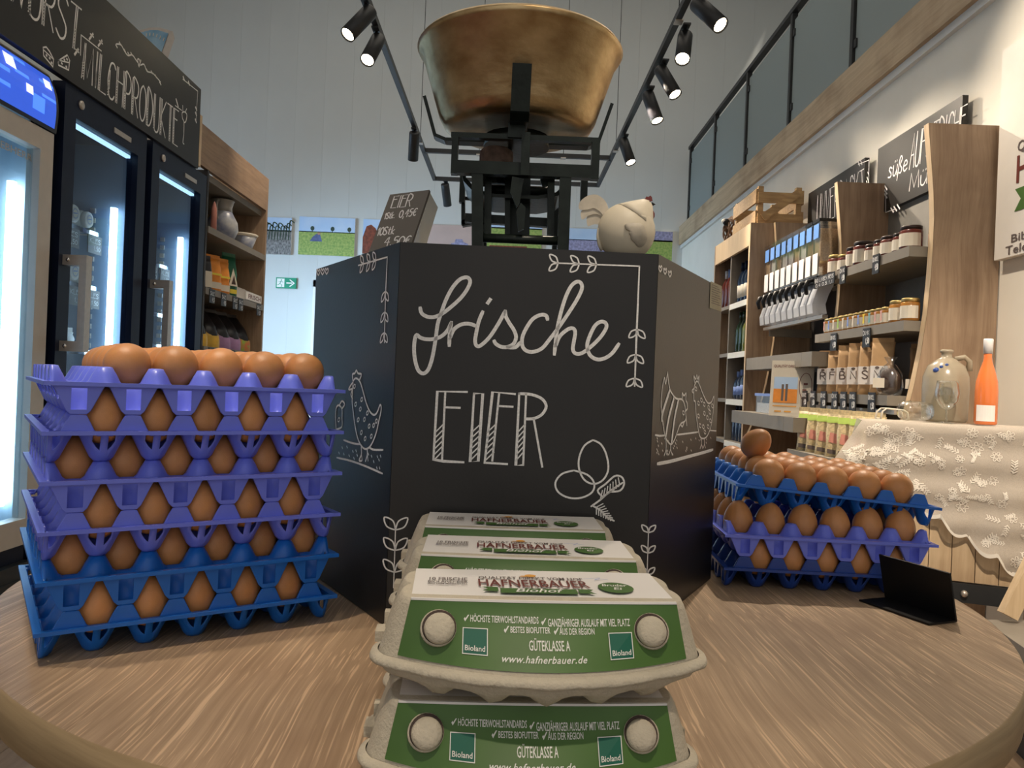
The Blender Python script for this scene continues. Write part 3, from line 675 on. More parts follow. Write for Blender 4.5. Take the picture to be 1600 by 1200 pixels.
# wire shelves inside, with goods
def fshelf(y0, y1, z, parent_label, i):
    t = thing('fridge_shelf', parent_label, 'shelf', (FX - .25, (y0 + y1) / 2, z - .012), 0, 'wire shelves in the fridges')
    b = MB()
    for k in range(9): yy = y0 + .055 + (y1 - y0 - .16) * k / 8; b.bx((FX - .52, yy - .002, z - .008), (FX - .14, yy + .002, z - .003))
    part('wire_grid', b, K['steel'], t, True)
    part('front_rail', MB().bx((FX - .14, y0 + .05, z - .016), (FX - .13, y1 - .11, z + .002)), K['chrome'], t, True)
    return t
FS = {}
for (y0, y1, zs, nm) in ((2.645, 3.245, (1.565, 1.345, 1.085, .86), 'middle fridge'), (3.29, 3.88, (1.525, 1.29, 1.14), 'fridge next to the wooden shelf')):
    for i, z in enumerate(zs): FS[(nm, i)] = fshelf(y0, y1, z, 'steel wire shelf in the %s, %s from the top' % (nm, ORD[i]), i)
def ftag(y, w, z, label):
    t = thing('price_tag', label, 'price tag', (FX - .125, y, z - .075), 0, 'black price tags in the fridges')
    part('card', MB().bx((FX - .128, y - w / 2, z - .078), (FX - .124, y + w / 2, z - .005)), K['tag'], t, True)
    mb = MB(); f = lambda u, v, l=0: Vector((FX - .124 + l, u, v))
    handtext(mb, 'KLES', [(y - w * .38, z - .036), (y + w * .38, z - .036), (y + w * .38, z - .018), (y - w * .38, z - .018)], f, .0022)
    handtext(mb, '1,50', [(y - w * .1, z - .065), (y + w * .38, z - .065), (y + w * .38, z - .048), (y - w * .1, z - .048)], f, .0022)
    part('lettering', mb, K['chalk'], t, True)
ftag(2.80, .115, 1.555, 'black price tag in the middle fridge, top shelf, leftmost'); ftag(2.93, .115, 1.555, 'black price tag in the middle fridge, top shelf, second'); ftag(3.10, .10, 1.555, 'black price tag in the middle fridge, top shelf, near the light strip')
ftag(2.98, .10, 1.335, 'black price tag in the middle fridge, second shelf, left one'); ftag(3.10, .10, 1.335, 'black price tag in the middle fridge, second shelf, right one')
ftag(3.60, .10, 1.515, 'black price tag in the fridge by the wooden shelf, left one'); ftag(3.73, .10, 1.515, 'black price tag in the fridge by the wooden shelf, right one')
RY = Matrix.Rotation(math.pi / 2, 3, 'Y')
def lying_jar(y, z, r, label):
    t = thing('milk_jar', label, 'jar', (FX - .2, y, z), 0, 'white jars lying in the middle fridge')
    part('glass', MB().lathe([(r * .8, -.09), (r, -.075), (r, .05), (r * .82, .062)], (0, 0, r), 18, RY), K['milk'], t)
    part('lid', MB().lathe([(r * .86, .060), (r * .88, .075), (r * .8, .08)], (0, 0, r), 18, RY), K['white'], t)
    mb = MB(); f = lambda u, v, l=0: Vector((.0805 + l, u, v + r)); patch(mb, ell(0, 0, r * .62, r * .62), f, .0); 
    part('lid_label', mb, K['lab_cream'], t); mb = MB(); ribbon(mb, ell(0, 0, r * .45, r * .45) + [ell(0, 0, r * .45, r * .45)[0]], f, .003, .001); ribbon(mb, [(-.012, 0), (.012, .003)], f, .006, .001); part('print', mb, K['lab_blue'], t)
for i, (y, z, r, w) in enumerate(((2.765, 1.566, .042, 'top shelf, leftmost'), (2.945, 1.566, .040, 'top shelf, second from left'), (3.045, 1.566, .037, 'top shelf, third from left'), (2.76, 1.346, .043, 'second shelf, leftmost'), (2.865, 1.346, .040, 'second shelf, second from left'), (2.96, 1.346, .040, 'second shelf, third from left'), (3.045, 1.346, .036, 'second shelf, next to the light strip'))):
    lying_jar(y, z, r, 'white jar lying lid to the front, middle fridge, ' + w)
t = thing('pickle_jar', 'tall jar of pale green pickles behind white jars on the top fridge shelf', 'jar', (FX - .33, 2.84, 1.566), 0)
part('glass', MB().lathe([(.045, 0), (.05, .01), (.05, .12), (.04, .14), (.04, .15)], (0, 0, 0), 18), K['gherk'], t); part('lid', MB().lathe([(.045, .15), (.045, .172), (.04, .175)], (0, 0, 0), 18), K['lid_gold'], t)
def pouch(name, loc, w, d, h, m, label, rz=0, cat='bag', group=None, foot=None, lean=0, top=.15, extra=None):
    """stand-up pouch: pillow body that closes to a crimped seam on top; local +x... front faces local -y."""
    t = thing(name, label, cat, loc, rz, group)
    b = MB(); nz, na = 7, 14; rings = []
    for i in range(nz + 1):
        k = i / nz; dd = d * (1 - k ** 3 * .96) * (.92 + .12 * math.sin(k * math.pi)); ww = w * (1 - .06 * math.sin(k * math.pi))
        for j in range(na):
            a = 2 * math.pi * j / na; ca, sa = math.cos(a), math.sin(a); e = .55
            x = ww / 2 * math.copysign(abs(ca) ** e, ca); y = dd / 2 * math.copysign(abs(sa) ** e, sa)
            wob = 1 + .05 * math.sin(5 * a + i * 1.7 + w * 90)
            b.v.append(Vector((x * wob, y * wob + lean * k * k, k * h)))
    for i in range(nz):
        for j in range(na):
            p, q = i * na + j, i * na + (j + 1) % na; b.f.append([p, q, q + na, p + na]); b.sm.append(True)
    b.f.append(list(reversed(range(na)))); b.sm.append(False); b.f.append([nz * na + j for j in range(na)]); b.sm.append(False)
    part('bag_body', b, m, t)
    if foot:
        fb = MB(); kk = .42; ring = []
        for i in range(5):
            k = kk * i / 4; dd = d * (1 - k ** 3 * .96) * (.92 + .12 * math.sin(k * math.pi)) * 1.05; ww = w * 1.03
            for j in range(na):
                a = 2 * math.pi * j / na; ca, sa = math.cos(a), math.sin(a); e = .55
                fb.v.append(Vector((ww / 2 * math.copysign(abs(ca) ** e, ca), dd / 2 * math.copysign(abs(sa) ** e, sa) + lean * k * k, k * h * (1 + .25 * math.sin(a * 2 + w * 60) * (i == 4)))))
        for i in range(4):
            for j in range(na):
                p, q = i * na + j, i * na + (j + 1) % na; fb.f.append([p, q, q + na, p + na]); fb.sm.append(True)
        part('printed_foot', fb, foot, t)
    part('seam', MB().box((0, lean, h + .008), (w * .94, .004, .02)), m, t)
    if extra:
        for nm, poly, mm in extra:
            lb = MB(); patch(lb, poly, lambda u, v, l=0: Vector((u * w, -d * .5 * (1 - (v) ** 3 * .96) * (.98 + .12 * math.sin(v * math.pi)) - .003 - l + lean * v * v, v * h)), .001); part(nm, lb, mm, t)
    return t
RZL = math.radians(62)      # front towards +x
for i, (y, w, m, lb) in enumerate(((2.78, .10, K['film'], 'clear pack of sausage on the third shelf of the middle fridge, left'), (2.93, .13, K['lab_cream'], 'pale cheese pack lying askew on the third shelf of the middle fridge'), (3.05, .10, K['white'], 'white wrapped pack on the third shelf of the middle fridge, right'))):
    pouch('food_pack', (FX - .22, y, 1.087), w, .07, .10 if i == 0 else .07, m, lb, RZL, 'food pack')
for y, z0, n in ((2.74, .862, 'left'), (2.82, .862, 'second'), (2.90, .862, 'third'), (2.98, .862, 'fourth'), (3.06, .862, 'right')):
    t = thing('yogurt_cup', 'dark small cup on the bottom visible shelf of the middle fridge, ' + n, 'cup', (FX - .2, y, z0), 0, 'dark cups in the middle fridge')
    part('cup_body', MB().lathe([(.026, 0), (.033, .09), (.033, .1)], (0, 0, 0), 14), K['lab_teal'] if n in ('left', 'third') else K['navy'], t); part('lid', MB().lathe([(.035, .1), (.035, .106), (0, .107)], (0, 0, 0), 14), K['steel'], t)
def bucket(y, r, h, label, band, z=1.527):
    t = thing('dairy_bucket', label, 'bucket', (FX - .2, y, z), 0, 'white dairy buckets')
    part('bucket_body', MB().lathe([(r * .86, 0), (r, h * .9)], (0, 0, 0), 20), K['white'], t)
    if band: part('label_band', MB().lathe([(r * .885, h * .15), (r * .985, h * .72)], (0, 0, 0), 20, Matrix.Diagonal((1.02, 1.02, 1))), K['lab_grn'], t, label='green label band')
    part('lid', MB().lathe([(r * 1.04, h * .9), (r * 1.04, h), (r * .9, h * 1.02)], (0, 0, 0), 20), K['white'], t)
bucket(3.42, .062, .15, 'plain white dairy bucket in the fridge by the wooden shelf', False); bucket(3.58, .072, .125, 'white dairy bucket with green label in the fridge by the wooden shelf', True)
for i, (y, m, n) in enumerate(((3.40, K['lab_cream'], 'left'), (3.47, K['rosy'], 'second'), (3.55, K['lab_yel'], 'third'))):
    pouch('dairy_pack', (FX - .2, y, 1.29), .06, .05, .12, m, 'small dairy pack on the second shelf of the fridge by the wooden shelf, ' + n, RZL, 'food pack')
for i in range(5):
    y = 3.38 + i * .075
    t = thing('yogurt_cup', 'blue-white cup on the third shelf of the fridge by the wooden shelf, %s from left' % ORD[i], 'cup', (FX - .2, y, 1.141), 0, 'blue-white cups')
    part('cup_body', MB().lathe([(.028, 0), (.034, .08)], (0, 0, 0), 14), K['lab_blue'] if i % 2 else K['white'], t); part('lid', MB().lathe([(.036, .08), (.036, .086), (0, .087)], (0, 0, 0), 14), K['lab_blue'], t)

# sign board above the fridges
SB = Pl((FX + .012, 0, 0), (0, -1, 0), (0, 0, 1))    # faces the aisle
SB = Pl((FX + .012, 0, 0), (0, 1, 0), (0, 0, 1))
sb = thing('chalk_sign', 'long black sign board with WURST and MILCHPRODUKTE lettering on top of the fridges', 'sign', (FX, 2.5, 2.0))
part('board', MB().bx((FX - .012, .9, 2.005), (FX + .012, 3.735, 2.39)), K['board'], sb, True)
def sq(*pts): return [SB.uv(x, y) for x, y in pts]
fS = lambda u, v, l=0: SB.P(u, v, l)
lt = MB()
handtext(lt, 'MILCHPRODUKTE', sq((127, 121), (277, 229), (279, 174), (131, 66)), fS, .0075, dbl=.2, gap=.22)
handtext(lt, 'WURST', sq((13, -3), (121, 80), (127, 15), (17, -75)), fS, .008, dbl=.16, gap=.2)
part('lettering', lt, K['chalk'], sb, True)
dc = MB()
def px1(pts, ox, oy, s): return [(ox + x / s, oy + y / s) for x, y in pts]
def sline(pts, w=.006, ox=0, oy=0, s=1, k=3): ribbon(dc, smooth(sq(*px1(pts, ox, oy, s)), k), fS, w)
sline([(1265, 545), (1255, 860)], .006, 0, 0, 10, 1); sline([(1265, 545), (1580, 795)], .006, 0, 0, 10, 1)
for p in ((1440, 540), (1580, 645), (1210, 780)): sline([(p[0] - 45, p[1] + 70), (p[0] + 10, p[1] - 10)], .012, 0, 0, 10, 1); sline([(p[0] - 30, p[1] - 10), (p[0] + 20, p[1] + 40)], .008, 0, 0, 10, 1)
sline([(670, 740), (720, 735), (770, 800), (835, 925), (825, 1045), (680, 870), (670, 740)], .006, 0, 0, 10, 1); sline([(675, 775), (835, 930)], .006, 0, 0, 10, 1)
sline([(905, 950), (1050, 860), (1085, 940), (1070, 1095), (910, 1015), (905, 950)], .006, 0, 0, 10, 1); sline([(910, 940), (1080, 980)], .006, 0, 0, 10, 1)
for p in ((720, 860), (770, 905), (800, 975), (960, 985), (1030, 1040), (1000, 930), (1040, 920)): sline([p, (p[0] + 8, p[1] + 10)], .010, 0, 0, 10, 1)
sline([(330, 70), (390, 80), (435, 160), (480, 215), (530, 205), (575, 265), (600, 300)], .006, 140, 60, 8); sline([(635, 335), (680, 325), (715, 410), (780, 430), (830, 480), (885, 545)], .006, 140, 60, 8)
sline([(615, 355), (598, 265), (618, 262), (632, 300), (640, 265), (615, 355)], .006, 140, 60, 8)
for p in ((335, 95), (378, 60), (438, 150), (485, 190), (522, 190), (715, 395), (776, 420), (826, 470), (882, 560)): sline([(p[0] - 8, p[1] - 12), (p[0] + 8, p[1] + 18)], .009, 140, 60, 8, 1)
sline([(1165, 510), (1350, 660), (1328, 1040)], .006, 140, 60, 8, 1)
for p in ((1175, 500), (1240, 560), (1330, 880), (1328, 945), (1326, 1030)): sline([(p[0] - 6, p[1] - 18), (p[0] + 6, p[1] + 18)], .014, 140, 60, 8, 1)
sline([(1175, 1200), (1178, 1050), (1160, 1000), (1155, 930), (1190, 920), (1215, 960), (1200, 1040), (1178, 1050)], .006, 140, 60, 8); sline([(1165, 920), (1163, 840)], .006, 140, 60, 8, 1); sline([(1195, 920), (1212, 880)], .006, 140, 60, 8, 1); sline([(1175, 1200), (1165, 1300), (1180, 1320)], .006, 140, 60, 8); sline([(1150, 900), (1070, 840)], .006, 140, 60, 8, 1); sline([(1080, 760), (1105, 850)], .012, 140, 60, 8, 1)
part('chalk_drawings', dc, K['chalk'], sb, True)
# fan scale head on the fridges
fs = thing('fan_scale', 'old fan-shaped weighing scale with pale blue dial behind the black sign board', 'scale', (-1.76, 3.80, 2.0))
fq = lambda x, y, w=0: ony(x, y, 3.78 + w)
part('housing', MB().prism([(224, 240), (252, 240), (254, 130), (262, 92), (273, 60), (270, 49), (250, 43), (234, 43), (216, 48), (196, 62), (205, 100)], lambda u, v, w: fq(u, v, w), .05), K['steel'], fs, True)
mb = MB(); mb.add([fq(x, y, -.003) for x, y in ((226, 110), (250, 88), (263, 52), (247, 47), (234, 47), (219, 51), (203, 64))], [list(range(7))]); part('dial', mb, K['sheet'], fs, True)
mb = MB()
for i in range(9):
    x, y = 212 + i * 5.6, 60 - 9 * math.sin(i * .38); mb.bar(fq(x, y, -.006), fq(x + (i - 3) * -.4, y + 5, -.006), .003, .003)
part('scale_marks', mb, K['lab_cream'], fs, True)

# wooden shelf after the fridges
ws = thing('wooden_shelf', 'oak shelf unit with taupe boards beside the black fridges', 'shelf', (FX - .2, 4.3, 0))
XB = FX - .42
part('side_panel', MB().bx((XB, 4.81, 0), (FX, 4.835, 2.245)), K['oak'], ws, True); part('side_panel', MB().bx((XB, 3.885, 0), (FX, 3.905, 2.04)), K['dark'], ws, True)
part('fascia', MB().bx((FX - .022, 3.765, 2.042), (FX, 4.81, 2.245)), K['oak_y'], ws, True)
part('fascia_end', MB().bx((FX - .03, 3.74, 2.02), (FX + .012, 3.764, 2.27)), K['edge'], ws, True)
part('back_panel', MB().bx((XB, 3.905, .1), (XB + .02, 4.81, 2.04)), K['dark'], ws, True)
for z in (2.04, 1.762, 1.450, 1.15, .8, .45):
    part('shelf_board', MB().bx((XB + .02, 3.906, z - .034), (FX + (.006 if z < 2 else -.03), 4.809, z)), K['grey'], ws, True)
t = thing('ceramic_jug', 'grey ceramic jug with blue painted flowers on the upper shelf left', 'jug', (FX - .10, 4.36, 1.763))
part('jug_body', MB().lathe([(.04, 0), (.07, .02), (.088, .065), (.082, .11), (.06, .15), (.052, .165)], (0, 0, 0), 24), K['ceram'], t)
part('neck', MB().lathe([(.052, .165), (.050, .19), (.060, .225), (.064, .23), (.058, .225), (.046, .19)], (0, 0, 0), 24), K['ceram0'], t)
part('handle', MB().tube([(.0, -.052, .22), (.0, -.085, .215), (.0, -.095, .18), (.0, -.088, .13), (.0, -.075, .11)], .008), K['ceram0'], t)
t = thing('ceramic_bowl', 'wide ceramic bowl with blue flower decor next to the jug', 'bowl', (FX - .09, 4.685, 1.763))
part('bowl_body', MB().lathe([(.04, 0), (.05, .015), (.075, .085)], (0, 0, 0), 24), K['ceram'], t); part('rim', MB().lathe([(.075, .085), (.084, .10), (.079, .103), (.070, .085), (.04, .025), (0, .02)], (0, 0, 0), 24), K['lab_cream'], t)
solid('candle', MB().lathe([(.016, 0), (.014, .12), (.006, .15), (0, .16)], (FX - .03, 4.06, 1.763), 12), K['rosy'], 'thin pale red candle left of the ceramic jug', 'candle', (FX - .03, 4.06, 1.763))
pouch('coffee_bag', (FX - .08, 4.085, 1.451), .075, .07, .17, K['chipblk'], 'black and white patterned bag, left end of the middle wooden shelf', RZL, 'bag', 'bags on the wooden shelf', extra=[('print', [(-.3, .1), (.3, .1), (.3, .6), (-.3, .6)], K['lab_cream'])])
for y, n in ((4.19, 'left'), (4.315, 'right')):
    pouch('orange_bag', (FX - .08, y, 1.451), .10, .07, .19, K['orange'], 'orange paper bag on the middle wooden shelf, %s one of two' % n, RZL, 'bag', 'bags on the wooden shelf', extra=[('label', [(-.3, .12), (.32, .12), (.32, .3), (-.3, .3)], K['lab_cream']), ('strip', [(-.35, .5), (.35, .5), (.35, .56), (-.35, .56)], K['lab_yel'])])
pouch('green_bag', (FX - .085, 4.435, 1.451), .10, .08, .24, K['green_b'], 'dark green coffee bag with triangular white label on the middle wooden shelf', RZL, 'bag', 'bags on the wooden shelf', extra=[('label', [(-.3, .28), (.35, .28), (.1, .72)], K['lab_cream']), ('gold_print', [(-.2, .1), (.3, .1), (.3, .2), (-.2, .2)], K['lab_yel']), ('dark_print', [(-.12, .32), (.2, .32), (.1, .55)], K['bread'])])
for y, n in ((4.615, 'left'), (4.71, 'right')):
    pouch('yellow_bag', (FX - .17, y, 1.451), .085, .06, .17, K['yellow'], 'yellow bag on the middle wooden shelf behind the white box, %s one' % n, RZL, 'bag', 'bags on the wooden shelf', extra=[('print', [(-.2, .3), (.2, .3), (.2, .6), (-.2, .6)], K['lab_teal'])])
t = thing('display_box', 'low white display box with red print on the middle wooden shelf', 'box', (FX - .055, 4.66, 1.4525))
part('tray', MB().bx((-.06, -.14, 0), (.05, .14, .004)).bx((.045, -.14, 0), (.05, .14, .05)).bx((-.06, -.14, 0), (-.055, .14, .09)).add([(-.06, .135, 0), (.05, .135, 0), (.05, .135, .05), (-.06, .135, .09)], [(0, 1, 2, 3)]), K['lwhite'], t)
mb = MB(); printed(mb, 'FRISCH', -.1, .12, .015, .025, lambda u, v, l=0: Vector((.05 + l, u, v)), .001); part('print', mb, K['pmaroon'], t)
for y, m, n in ((4.03, K['goldy'], 'first'), (4.195, K['goldy'], 'second'), (4.36, K['purple'], 'third'), (4.525, K['purple'], 'fourth'), (4.69, K['multi'], 'fifth')):
    pouch('crisp_bag', (FX - .10, y, 1.151), .12, .12, .21, K['chipblk'], 'black crisp bag with %s foot on the lower wooden shelf, %s from left' % ({'goldy': 'golden', 'purple': 'mauve', 'multi': 'green and red'}[[k for k in K if K[k] is m][0]], n), RZL, 'bag', 'crisp bags', foot=m, lean=.09)
def wtag(y, z, n):
    t = thing('price_tag', 'black price tag on the wooden shelf edge, ' + n, 'price tag', (FX + .01, y, z - .06), 0, 'black price tags on the wooden shelf')
    part('card', MB().bx((FX + .007, y - .035, z - .07), (FX + .010, y + .035, z + .0)), K['tag'], t, True)
    mb = MB(); f = lambda u, v, l=0: Vector((FX + .010 + l, u, v)); handtext(mb, 'SALE', [(y - .026, z - .03), (y + .026, z - .03), (y + .026, z - .012), (y - .026, z - .012)], f, .003); handtext(mb, '4,5', [(y + .0, z - .062), (y + .03, z - .062), (y + .03, z - .042), (y + .0, z - .042)], f, .004)
    part('lettering', mb, K['chalk'], t, True)
for i, y in enumerate((3.98, 4.14, 4.31, 4.40, 4.71)): wtag(y, 1.447, 'middle board, %s from left' % ORD[i])
for i, y in enumerate((4.0, 4.30)): wtag(y, 1.147, 'lower board, %s from left' % ORD[i])
# ================================================================== RIGHT: shelf units on the wall
RZR = math.radians(-42)
WX = 1.925
# curved standing boards; front profile read off the nearest one
PROF1 = [(1451, 201), (1456, 255), (1459, 300), (1460, 340), (1458, 385), (1455, 430), (1449, 490), (1440, 548), (1429, 600), (1416, 652)]
PP = [(ony(x, y, 3.07).x, ony(x, y, 3.07).z) for x, y in PROF1]
PP += [(PP[-1][0] - .09, PP[-1][1] - .22), (PP[-1][0] - .17, PP[-1][1] - .50), (PP[-1][0] - .20, .0)]
ru = thing('wall_shelf', 'oak wall shelf unit with curved upright boards and taupe shelves on the right wall', 'shelf', (1.75, 4.0, 0))
def upright(y, dx, ztop, nm):
    pr = [(x + dx, min(z, ztop)) for x, z in PP]
    pr[0] = (pr[0][0], ztop)
    poly = pr + [(WX, 0), (WX, ztop)]
    b = MB().prism(poly, lambda u, v, w: Vector((u, y + w, v)), .035)
    p = part('upright_board', b, K['oak'], ru, True)
    e = MB(); n = len(pr)
    vs = [(x - .0015, yy, z) for x, z in pr for yy in (y, y + .035)]
    e.add(vs, [(2 * i, 2 * i + 1, 2 * i + 3, 2 * i + 2) for i in range(n - 1)])
    sub('edge_band', e, K['edge'], p, ru)
for y, dx in ((3.07, 0), (3.96, .012), (4.945, .03)): upright(y, dx, 2.13, '')
def rshelf(x0, y0, y1, z, th, back=True, name='shelf_board'):
    return part(name, MB().bx((x0, y0, z - th), (WX - .02, y1, z)), K['grey'], ru, True)
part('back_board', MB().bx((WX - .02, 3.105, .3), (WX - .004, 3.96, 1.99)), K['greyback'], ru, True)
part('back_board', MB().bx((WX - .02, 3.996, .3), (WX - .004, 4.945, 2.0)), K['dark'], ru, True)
zA = [onx(1414, 385.6, 1.58).z, onx(1408, 501.5, 1.58).z, onx(1400, 618, 1.52).z, onx(1290, 715, 1.43).z]
# shelf boards are notched round the uprights: keep them between the boards and add a nose in front
for i, (z, x0) in enumerate(zip(zA, (1.585, 1.575, 1.52, 1.43))):
    rshelf(x0, 3.11, 3.955, z, .042)
for z, x0 in ((1.245, 1.50), (.908, 1.42)):
    rshelf(x0, 4.0, 4.94, z, .075)
    part('shelf_nose', MB().bx((x0, 3.86, z - .075), (x0 + .09, 3.998, z)), K['grey'], ru, True)
part('shelf_nose', MB().bx((1.575, 3.957, zA[1] - .042), (1.62, 4.02, zA[1])), K['grey'], ru, True)
for z, x0 in ((1.44, 1.60), (.97, 1.55)):
    ya, yb = (4.0, 4.94) if z > 1.2 else (3.11, 3.955)
    part('rail', MB().bx((x0, ya, z - .012), (x0 + .03, yb, z + .006)), K['steel'], ru, True); part('rail_support', MB().bx((x0 + .03, yb - .05, z - .05), (WX - .03, yb - .02, z)), K['grey'], ru, True)
# price tags of the right shelves
def rtag(x, y, z, n, w=.06, h=.085):
    t = thing('price_tag', 'black price tag on the right wall shelf, ' + n, 'price tag', (x - .006, y, z - h + .02), 0, 'black price tags on the right wall shelf')
    part('card', MB().bx((x - .008, y - w / 2, z - h + .02), (x - .003, y + w / 2, z + .02)), K['tag'], t, True)
    mb = MB(); f = lambda u, v, l=0: Vector((x - .008 - l, y - u, v)); zz = z + .02
    handtext(mb, 'DINKEL'[:4 + int(y * 100) % 3], [(-w * .42, zz - .03), (w * .42, zz - .03), (w * .42, zz - .012), (-w * .42, zz - .012)], f, .003); handtext(mb, '%d,50' % (1 + int(y * 10) % 4 * 0 + 3 * (int(y * 10) % 2)), [(-w * .05, zz - h * .8), (w * .42, zz - h * .8), (w * .42, zz - h * .52), (-w * .05, zz - h * .52)], f, .005)
    part('lettering', mb, K['chalk'], t, True)
for i, y in enumerate((3.72, 3.38)): rtag(1.585, y, zA[0] - .01, 'jam jar board, %s' % ('left' if i == 0 else 'right'))
for i, y in enumerate((3.77, 3.42)): rtag(1.575, y, zA[1] - .03, 'small honey jar board, %s' % ('left' if i == 0 else 'right'), .07, .085)
for i, y in enumerate((3.97, 3.86, 3.73, 3.60, 3.505, 3.41, 3.23)): rtag(1.52, y, zA[2] - .01, 'flour bag board, %s from left' % ORD[i])
# jars ---------------------------------------------------------------
def jar(x, y, z, r, h, body, lid, lab, label, group, ribbon_=None):
    t = thing('jam_jar', label, 'jar', (x, y, z), 0, group)
    part('glass', MB().lathe([(r * .9, 0), (r, .006), (r, h * .78), (r * .86, h * .84)], (0, 0, 0), 16), body, t)
    part('lid', MB().lathe([(r * .93, h * .82), (r * .95, h * .97), (r * .85, h), (0, h)], (0, 0, 0), 16), lid, t)
    lb = MB(); n = 9
    for i in range(n):
        a0 = math.radians(105 + i * 190 / n); a1 = math.radians(105 + (i + 1) * 190 / n); q = r + .0008
        lb.add([(q * math.cos(a0), q * math.sin(a0), h * .12), (q * math.cos(a1), q * math.sin(a1), h * .12), (q * math.cos(a1), q * math.sin(a1), h * .66), (q * math.cos(a0), q * math.sin(a0), h * .66)], [(0, 1, 2, 3)], True)
    part('label', lb, lab, t)
    if ribbon_:
        mb = MB(); patch(mb, [(-.010, h * .25), (.010, h * .2), (.006, h * .6), (.012, h * .8), (-.012, h * .8), (-.004, h * .6)], lambda u, v, l=0: Vector((-r - .002 - l, u, v)), 0); part('tag', mb, ribbon_, t)
    return t
z0 = zA[0] + .0005
for i, (y, r, h, lid, lab) in enumerate(((3.935, .045, .10, 'lid_gold', 'lab_cream'), (3.83, .04, .085, 'lid_gold', 'lab_cream'), (3.735, .040, .105, 'lid_dark', 'lab_cream'), (3.64, .046, .115, 'lid_dark', 'lab_cream'), (3.545, .036, .085, 'lid_dark', 'lab_cream'), (3.46, .036, .09, 'lid_dark', 'lab_cream'), (3.375, .044, .09, 'lid_dark', 'lab_cream'), (3.285, .036, .085, 'lid_dark', 'lab_cream'), (3.20, .045, .10, 'lid_dark', 'lab_cream'), (3.125 + .03, .040, .095, 'lid_dark', 'lab_pink'))):
    xx = 1.64 if i != 9 else 1.73
    if i == 8: y = 3.205
    jar(xx, y, z0, r, h, K['jam_dark'], K[lid], K[lab], 'jam jar with %s lid on the top right jar board, %s from the left' % ('gold' if lid == 'lid_gold' else 'dark', ORD[i]), 'jam jars on the top right board')
z0 = zA[1] + .0005
cs = ['lab_pink', 'lab_blue', 'lab_cream', 'lab_grn', 'lab_cream', 'lab_blue', 'lab_cream', 'lab_blue', 'lab_yel', 'lab_teal', 'lab_pink', 'lab_pink']
for i in range(12):
    y = 3.93 - i * .055
    jar(1.612, y, z0, .026, .075, K['jam_amber'], K['lid_gold'], K['lab_cream'], 'small honey jar with gold lid and %s tag, %s from left on its board' % ({'lab_pink': 'pink', 'lab_blue': 'blue', 'lab_cream': 'cream', 'lab_grn': 'green', 'lab_yel': 'yellow', 'lab_teal': 'teal'}[cs[i]], ORD[i]), 'small honey jars', K[cs[i]])
for i, y in enumerate((3.25, 3.155)):
    jar(1.622, y, z0, .037, .095, K['jam_amber'], K['lid_gold'], K['lab_cream'], 'bigger honey jar with gold lid at the right end of its board, %s one' % ('left' if i == 0 else 'right'), 'bigger honey jars')
# flour bags
z0 = zA[2] + .0005
for i, (y, ch, h) in enumerate(((3.90, 'R', .20), (3.785, 'F', .195), (3.67, 'B', .215), (3.555, 'N', .22), (3.44, 'S', .22), (3.325, 'N', .23))):
    t = pouch('flour_bag', (1.60, y, z0), .095, .058, h, K['kraft'], 'brown paper flour bag with white label %s, %s from left' % (ch, ORD[i]), RZR, 'bag', 'brown paper flour bags')
    mb = MB(); w = .07; f = lambda u, v, l=0: Vector((u, -.046 - l, v)); patch(mb, R4(-w / 2, .045, w / 2, .125), f, .003); part('label', mb, K['lwhite'], t)
    mb = MB(); handtext(mb, ch, [(-.018, .07), (.006, .07), (.006, .105), (-.018, .105)], f, .006); patch(mb, ell(-.006, .117, .009, .006, 10), f, .004)
    for v in mb.v: v.y -= .0035
    part('lettering', mb, K['text'], t)
for i, (x, y, n) in enumerate(((1.72, 3.36, 'left behind the bread'), (1.74, 3.22, 'right behind the bread'))):
    pouch('flour_bag', (x + .08, y, z0), .12, .08, .215, K['kraft'], 'plain brown paper bag, ' + n, RZR, 'bag', 'brown paper flour bags')
for i, (y, x) in enumerate(((3.205, 1.575), (3.185, 1.70))):
    t = thing('bread_loaf', 'dark rye loaf in clear film at the right end of the flour board, %s one' % ('left' if i == 0 else 'right'), 'bread', (x, y, z0), RZR, 'wrapped dark loaves')
    b = MB().sphere((0, 0, .058), .056, 16, (.80, .62, 1.0)); part('loaf', b, K['bread'], t)
    b = MB().lathe([(.045, 0), (.055, .04), (.05, .11), (.03, .15), (.012, .17), (.028, .20)], (0, 0, 0), 14, Matrix.Diagonal((.98, .78, .8))); part('film', b, K['film'], t)
    mb = MB(); patch(mb, R4(-.05, .03, -.005, .07), lambda u, v, l=0: Vector((u, -.055 - l, v)), 0); part('label', mb, K['lab_cream'], t)
# pasta bags
z0 = zA[3] + .0005
for i in range(7):
    y = 3.89 - i * .118
    pouch('pasta_bag', (1.505, y, z0), .095, .070, .20, K['noodle'], 'clear pasta bag with green top, %s from left on the lowest board' % ORD[i], RZR, 'bag', 'clear pasta bags', extra=[('green_print', [(-.42, .78), (.42, .78), (.42, .92), (-.42, .92)], K['lime']), ('pink_print', [(-.25, .34), (.2, .30), (.25, .52), (-.2, .56)], K['rosy']), ('dark_print', [(-.3, .08), (.1, .06), (.1, .16), (-.3, .18)], K['text'])])
